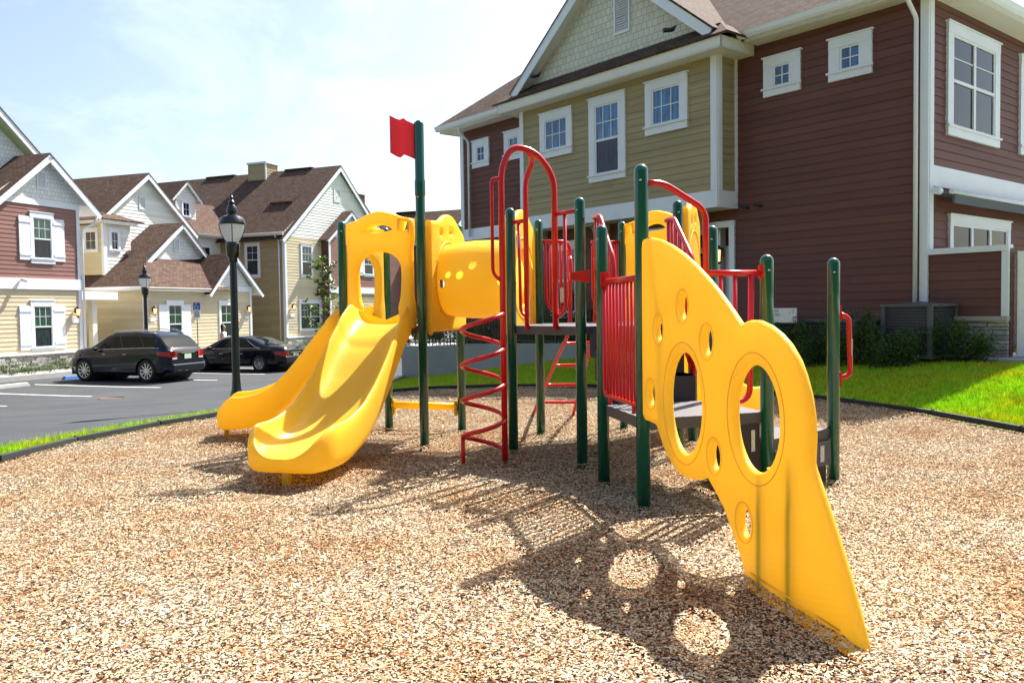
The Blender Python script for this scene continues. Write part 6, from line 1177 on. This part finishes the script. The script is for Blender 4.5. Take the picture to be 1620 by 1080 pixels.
def tunnel_panel(a, b, hole=True, label=None, off=.06):
    fr_, L0 = frp(a, b, off); sx = lambda s: s * L0
    out = smooth2([(sx(.07), 1.245), (sx(.3), 1.24), (sx(.7), 1.24), (sx(.93), 1.245), (sx(.94), 1.28), (sx(.94), 1.6), (sx(.935), 2.18), (sx(.90), 2.31), (sx(.79), 2.385), (sx(.62), 2.485), (sx(.44), 2.48), (sx(.28), 2.40), (sx(.09), 2.375), (sx(.065), 2.3), (sx(.06), 1.7), (sx(.06), 1.28)], 4)
    hs_ = [circ(sx(.30), 2.30, .065), circ(sx(.56), 2.335, .085, .065)]
    if hole: hs_.append(circ(sx(.5), 1.78, .325))
    o = panel('tunnel_panel', out, hs_, fr_, .07, .028, 'yellow', PS, label=label, offs=False)
    ring = MB(); A = V(fr_[0]); u = V(fr_[1]); nr = V((u.y, -u.x, 0))
    for R0_, sg_ in ((.43, 1), (.43, -1)):
        ring.tube([A + u * (sx(.5) + R0_ * cos(t)) + UPZ * (1.78 + R0_ * sin(t)) + nr * .026 * sg_ for t in np.linspace(0, 2 * pi, 49)], .016, 8, False)
    ring.build('ring_rib', 'yellow', o); mb = MB()
    for k in range(10): t = 2 * pi * k / 10 + .2; p = A + u * (sx(.5) + .465 * cos(t)) + UPZ * (1.78 + .465 * sin(t)); mb.tube([p - nr * .039, p + nr * .039], .006, 6)
    mb.build('bolt', 'slate', o); return o
tunnel_panel('P2', 'P4', True, 'yellow tunnel end panel beside the flag post'); tunnel_panel('P5', 'P6', off=-.06); tunnel_panel('P13', 'P15', False)
# crawl tunnel, a thin moulded barrel with round peep holes
ta = (pv['P2'] + pv['P4']) / 2 + UPZ * 1.78; tb = (pv['P5'] + pv['P6']) / 2 + UPZ * 1.78; td = (tb - ta); TL = td.length; td.normalize(); ta = ta + td * .06; TL -= .12; ts = V((td.y, -td.x, 0))
NA, NL = 160, 84; holes = [(.17, -.12, .044), (.93, -.12, .036), (.34, 1.27, .034), (.50, 1.27, .042), (.63, 1.02, .044), (.3, pi + .1, .042), (.7, pi + .1, .042)]
def trad(t): return .368 + .062 * sin(pi * min(max(t, 0), 1)) ** .55
bm = bmesh.new(); g = []
for i in range(NL + 1):
    t = i / NL; r = trad(t); g.append([bm.verts.new(ta + td * (TL * t) + ts * (r * cos(2 * pi * j / NA)) + UPZ * (r * sin(2 * pi * j / NA)) - ORG[PS.name]) for j in range(NA)])
def hd_(t, ang, h): da = (ang - h[1] + pi) % (2 * pi) - pi; return hypot((t - h[0]) * TL, da * .41)
for i in range(NL):
    for j in range(NA):
        t = (i + .5) / NL; an = 2 * pi * (j + .5) / NA
        if any(hd_(t, an, h) < h[2] for h in holes): continue
        bm.faces.new([g[i][j], g[i][(j + 1) % NA], g[i + 1][(j + 1) % NA], g[i + 1][j]])
for i in range(1, NL):
    for j in range(NA):
        v_ = g[i][j]
        if v_.is_valid and v_.link_faces and len(v_.link_faces) < 4:
            t = i / NL; an = 2 * pi * j / NA
            for h in holes:
                dd = hd_(t, an, h)
                if dd < h[2] + .03:
                    k = h[2] / max(dd, 1e-4); t2 = h[0] + (t - h[0]) * k; da = (an - h[1] + pi) % (2 * pi) - pi; a2 = h[1] + da * k; r = trad(t2); v_.co = ta + td * (TL * t2) + ts * (r * cos(a2)) + UPZ * (r * sin(a2)) - ORG[PS.name]
for v_ in list(bm.verts):
    if not v_.link_faces: bm.verts.remove(v_)
me = bpy.data.meshes.new('crawl_tunnel'); bm.normal_update(); bm.to_mesh(me); bm.free(); [setattr(p, 'use_smooth', True) for p in me.polygons]; me.materials.append(M['yellow']); ob = bpy.data.objects.new('crawl_tunnel', me); C.objects.link(ob); ob.parent = PS; ob['label'] = 'barrel shaped yellow crawl tunnel with round peep holes'; ORG[ob.name] = ORG[PS.name]
# climbing wall from the front post down to the ground
A9 = pv['P9']; wd = V((.1946, -.9809, 0)); wf = ((A9.x, A9.y, 0), tuple(wd))
out = [(.05, 1.86), (.07, 1.92), (.18, 1.93), (.39, 1.895), (.57, 1.845), (.77, 1.775), (.96, 1.69), (1.12, 1.61), (1.26, 1.53), (1.40, 1.44), (1.51, 1.365), (1.545, 1.352), (1.585, 1.365), (1.64, 1.375), (1.73, 1.375), (1.84, 1.35), (1.93, 1.315), (2.01, 1.27), (2.09, 1.20), (2.14, 1.13), (2.185, 1.04), (2.21, .95), (2.22, .86), (2.215, .78), (2.21, .735), (2.22, .71), (2.255, .66), (2.31, .58), (2.39, .46), (2.48, .31), (2.555, .17), (2.615, .04), (2.615, -.03), (2.55, -.05), (2.2, -.05), (1.9, -.05), (1.64, -.05), (1.60, -.01), (1.54, .09), (1.44, .21), (1.33, .32), (1.22, .39), (1.15, .43), (1.10, .455), (1.05, .43), (.97, .405), (.82, .385), (.68, .395), (.55, .445), (.44, .515), (.37, .585), (.325, .635), (.28, .65), (.16, .655), (.09, .655), (.05, .69), (.045, 1.2)]
def ell(cx, cy, a, b, n=40): return circ(cx, cy, a, b, n)
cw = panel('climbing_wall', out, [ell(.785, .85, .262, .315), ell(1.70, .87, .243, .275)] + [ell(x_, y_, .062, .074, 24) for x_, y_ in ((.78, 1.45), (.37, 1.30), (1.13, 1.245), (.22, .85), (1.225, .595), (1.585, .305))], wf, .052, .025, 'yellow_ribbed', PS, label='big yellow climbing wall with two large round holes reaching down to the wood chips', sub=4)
# moulded rims round the holes, the raised border and two long grooves
mb = MB(); A = V(wf[0]); nw = V((wd.y, -wd.x, 0))
def wp(s, z, d=0.): return A + wd * s + UPZ * z + nw * d
for d_ in (.026, -.026):
    for cx, cz, a_, b_ in ((.785, .85, .325, .378), (1.70, .87, .305, .34)): mb.tube([wp(cx + a_ * cos(t), cz + b_ * sin(t), d_) for t in np.linspace(0, 2 * pi, 61)], .003, 6, False)
    for x_, y_ in ((.78, 1.45), (.37, 1.30), (1.13, 1.245), (.22, .85), (1.225, .595), (1.585, .305)): mb.tube([wp(x_ + .098 * cos(t), y_ + .108 * sin(t), d_) for t in np.linspace(0, 2 * pi, 33)], .0025, 6, False)
    mb.tube([wp(1.66, .06, d_), wp(2.46, .06, d_)], .005, 6)
mb.build('moulded_rib', 'yellow', cw)
mb = MB()
for s_ in (1.74, 2.03): mb.tube([wp(s_, -.03, -.048), wp(s_, .62 + (.1 if s_ > 2 else 0), -.048)], .022, 8)
o = mb.build('stiffener_post', 'yellow_metal', cw)

# slides
def slide(path, width, zs, label, flare=.0, leg=True):
    """path: plan points ; zs(t): bed height along 0..1"""
    cl = crom([(p[0], p[1], 0) for p in path], 12); L = [0]
    for a, b in zip(cl, cl[1:]): L.append(L[-1] + (b - a).length)
    T = L[-1]
    def at(s):
        s = min(max(s, 0), T)
        for i in range(len(L) - 1):
            if s <= L[i + 1] + 1e-9: k = (s - L[i]) / (L[i + 1] - L[i]); return cl[i].lerp(cl[i + 1], k), (cl[min(i + 2, len(cl) - 1)] - cl[max(i - 1, 0)]).normalized()
    rings = []; n = 70
    for i in range(n + 1):
        t = i / n; p, d = at(T * t); sd2 = V((d.y, -d.x, 0)); z = zs(t); e = max(0, (t - .88) / .12); k = sqrt(max(0, 1 - e * e)) if e > 0 else 1; kk = .55 + .45 * k
        hw_ = width / 2 * (1 + flare * t) * kk; h = .235 - .03 * t; h *= (.06 + .94 * k ** 1.6); st = max(0, 1 - t / .06); h *= (1 - .25 * st)
        if t > .88: z = z - .045 * e ** 2
        hb = .12 + .05 * min(1, t * 3); hb *= (.45 + .55 * k)
        half = [(0, 0), (.35, .003), (.58, .018), (.74, .07), (.83, .15), (.875, h * .93), (.915, h * 1.03), (.965, h * 1.0), (1.01, h * .82), (1.03, h * .4), (1.02, 0), (1.0, -hb * .55), (.93, -hb), (.6, -hb * 1.05), (0, -hb * 1.05)]
        half = [(a, min(b, h * 1.03) if b > 0 else b) for a, b in half]; ring = [p + sd2 * (a * hw_) + UPZ * (z + b) for a, b in half] + [p - sd2 * (a * hw_) + UPZ * (z + b) for a, b in half[-2:0:-1]]
        rings.append(ring)
    mb = MB(); mb.ring_loft(rings, True, True, True); mb.f = [f[::-1] for f in mb.f]; o = mb.build('slide', 'yellow', PS, label); bm = bmesh.new(); bm.from_mesh(o.data); bmesh.ops.recalc_face_normals(bm, faces=bm.faces); bm.to_mesh(o.data); bm.free()
    ss = o.modifiers.new('s', 'SUBSURF'); ss.levels = ss.render_levels = 1
    if leg: p, d = at(T * .95); mb = MB(); mb.box((p.x, p.y, .06), d, V((d.y, -d.x, 0)), UPZ, .025, .03, .12); mb.build('support_leg', 'yellow_metal', o)
    return o
def zprof(t):
    K = [(0, 1.30), (.06, 1.29), (.13, 1.22), (.22, 1.07), (.40, .74), (.58, .45), (.70, .325), (.80, .275), (.90, .27), (1.0, .265)]
    for (a, b), (c, d) in zip(K, K[1:]):
        if t <= c: break
    i = K.index((a, b)); pa_, pb_, pc_, pd_ = K[max(i - 1, 0)][1], b, d, K[min(i + 2, len(K) - 1)][1]; k = (t - a) / (c - a); return .5 * ((2 * pb_) + (pc_ - pa_) * k + (2 * pa_ - 5 * pb_ + 4 * pc_ - pd_) * k * k + (3 * pb_ - pa_ - 3 * pc_ + pd_) * k ** 3)
slide([(-1.40, 9.15), (-1.52, 8.55), (-1.68, 7.85), (-1.96, 6.86)], .72, zprof, 'near yellow slide coming straight towards the camera', .10)
slide([(-1.72, 9.82), (-2.2, 9.93), (-2.75, 9.95), (-3.5, 9.80)], .74, zprof, 'far yellow slide running down to the left')
slide([(1.63, 9.4), (1.98, 9.72), (2.35, 10.02), (3.0, 10.5)], .72, lambda t: zprof(t) - .02, 'rear slide seen through the round holes of the climbing wall')
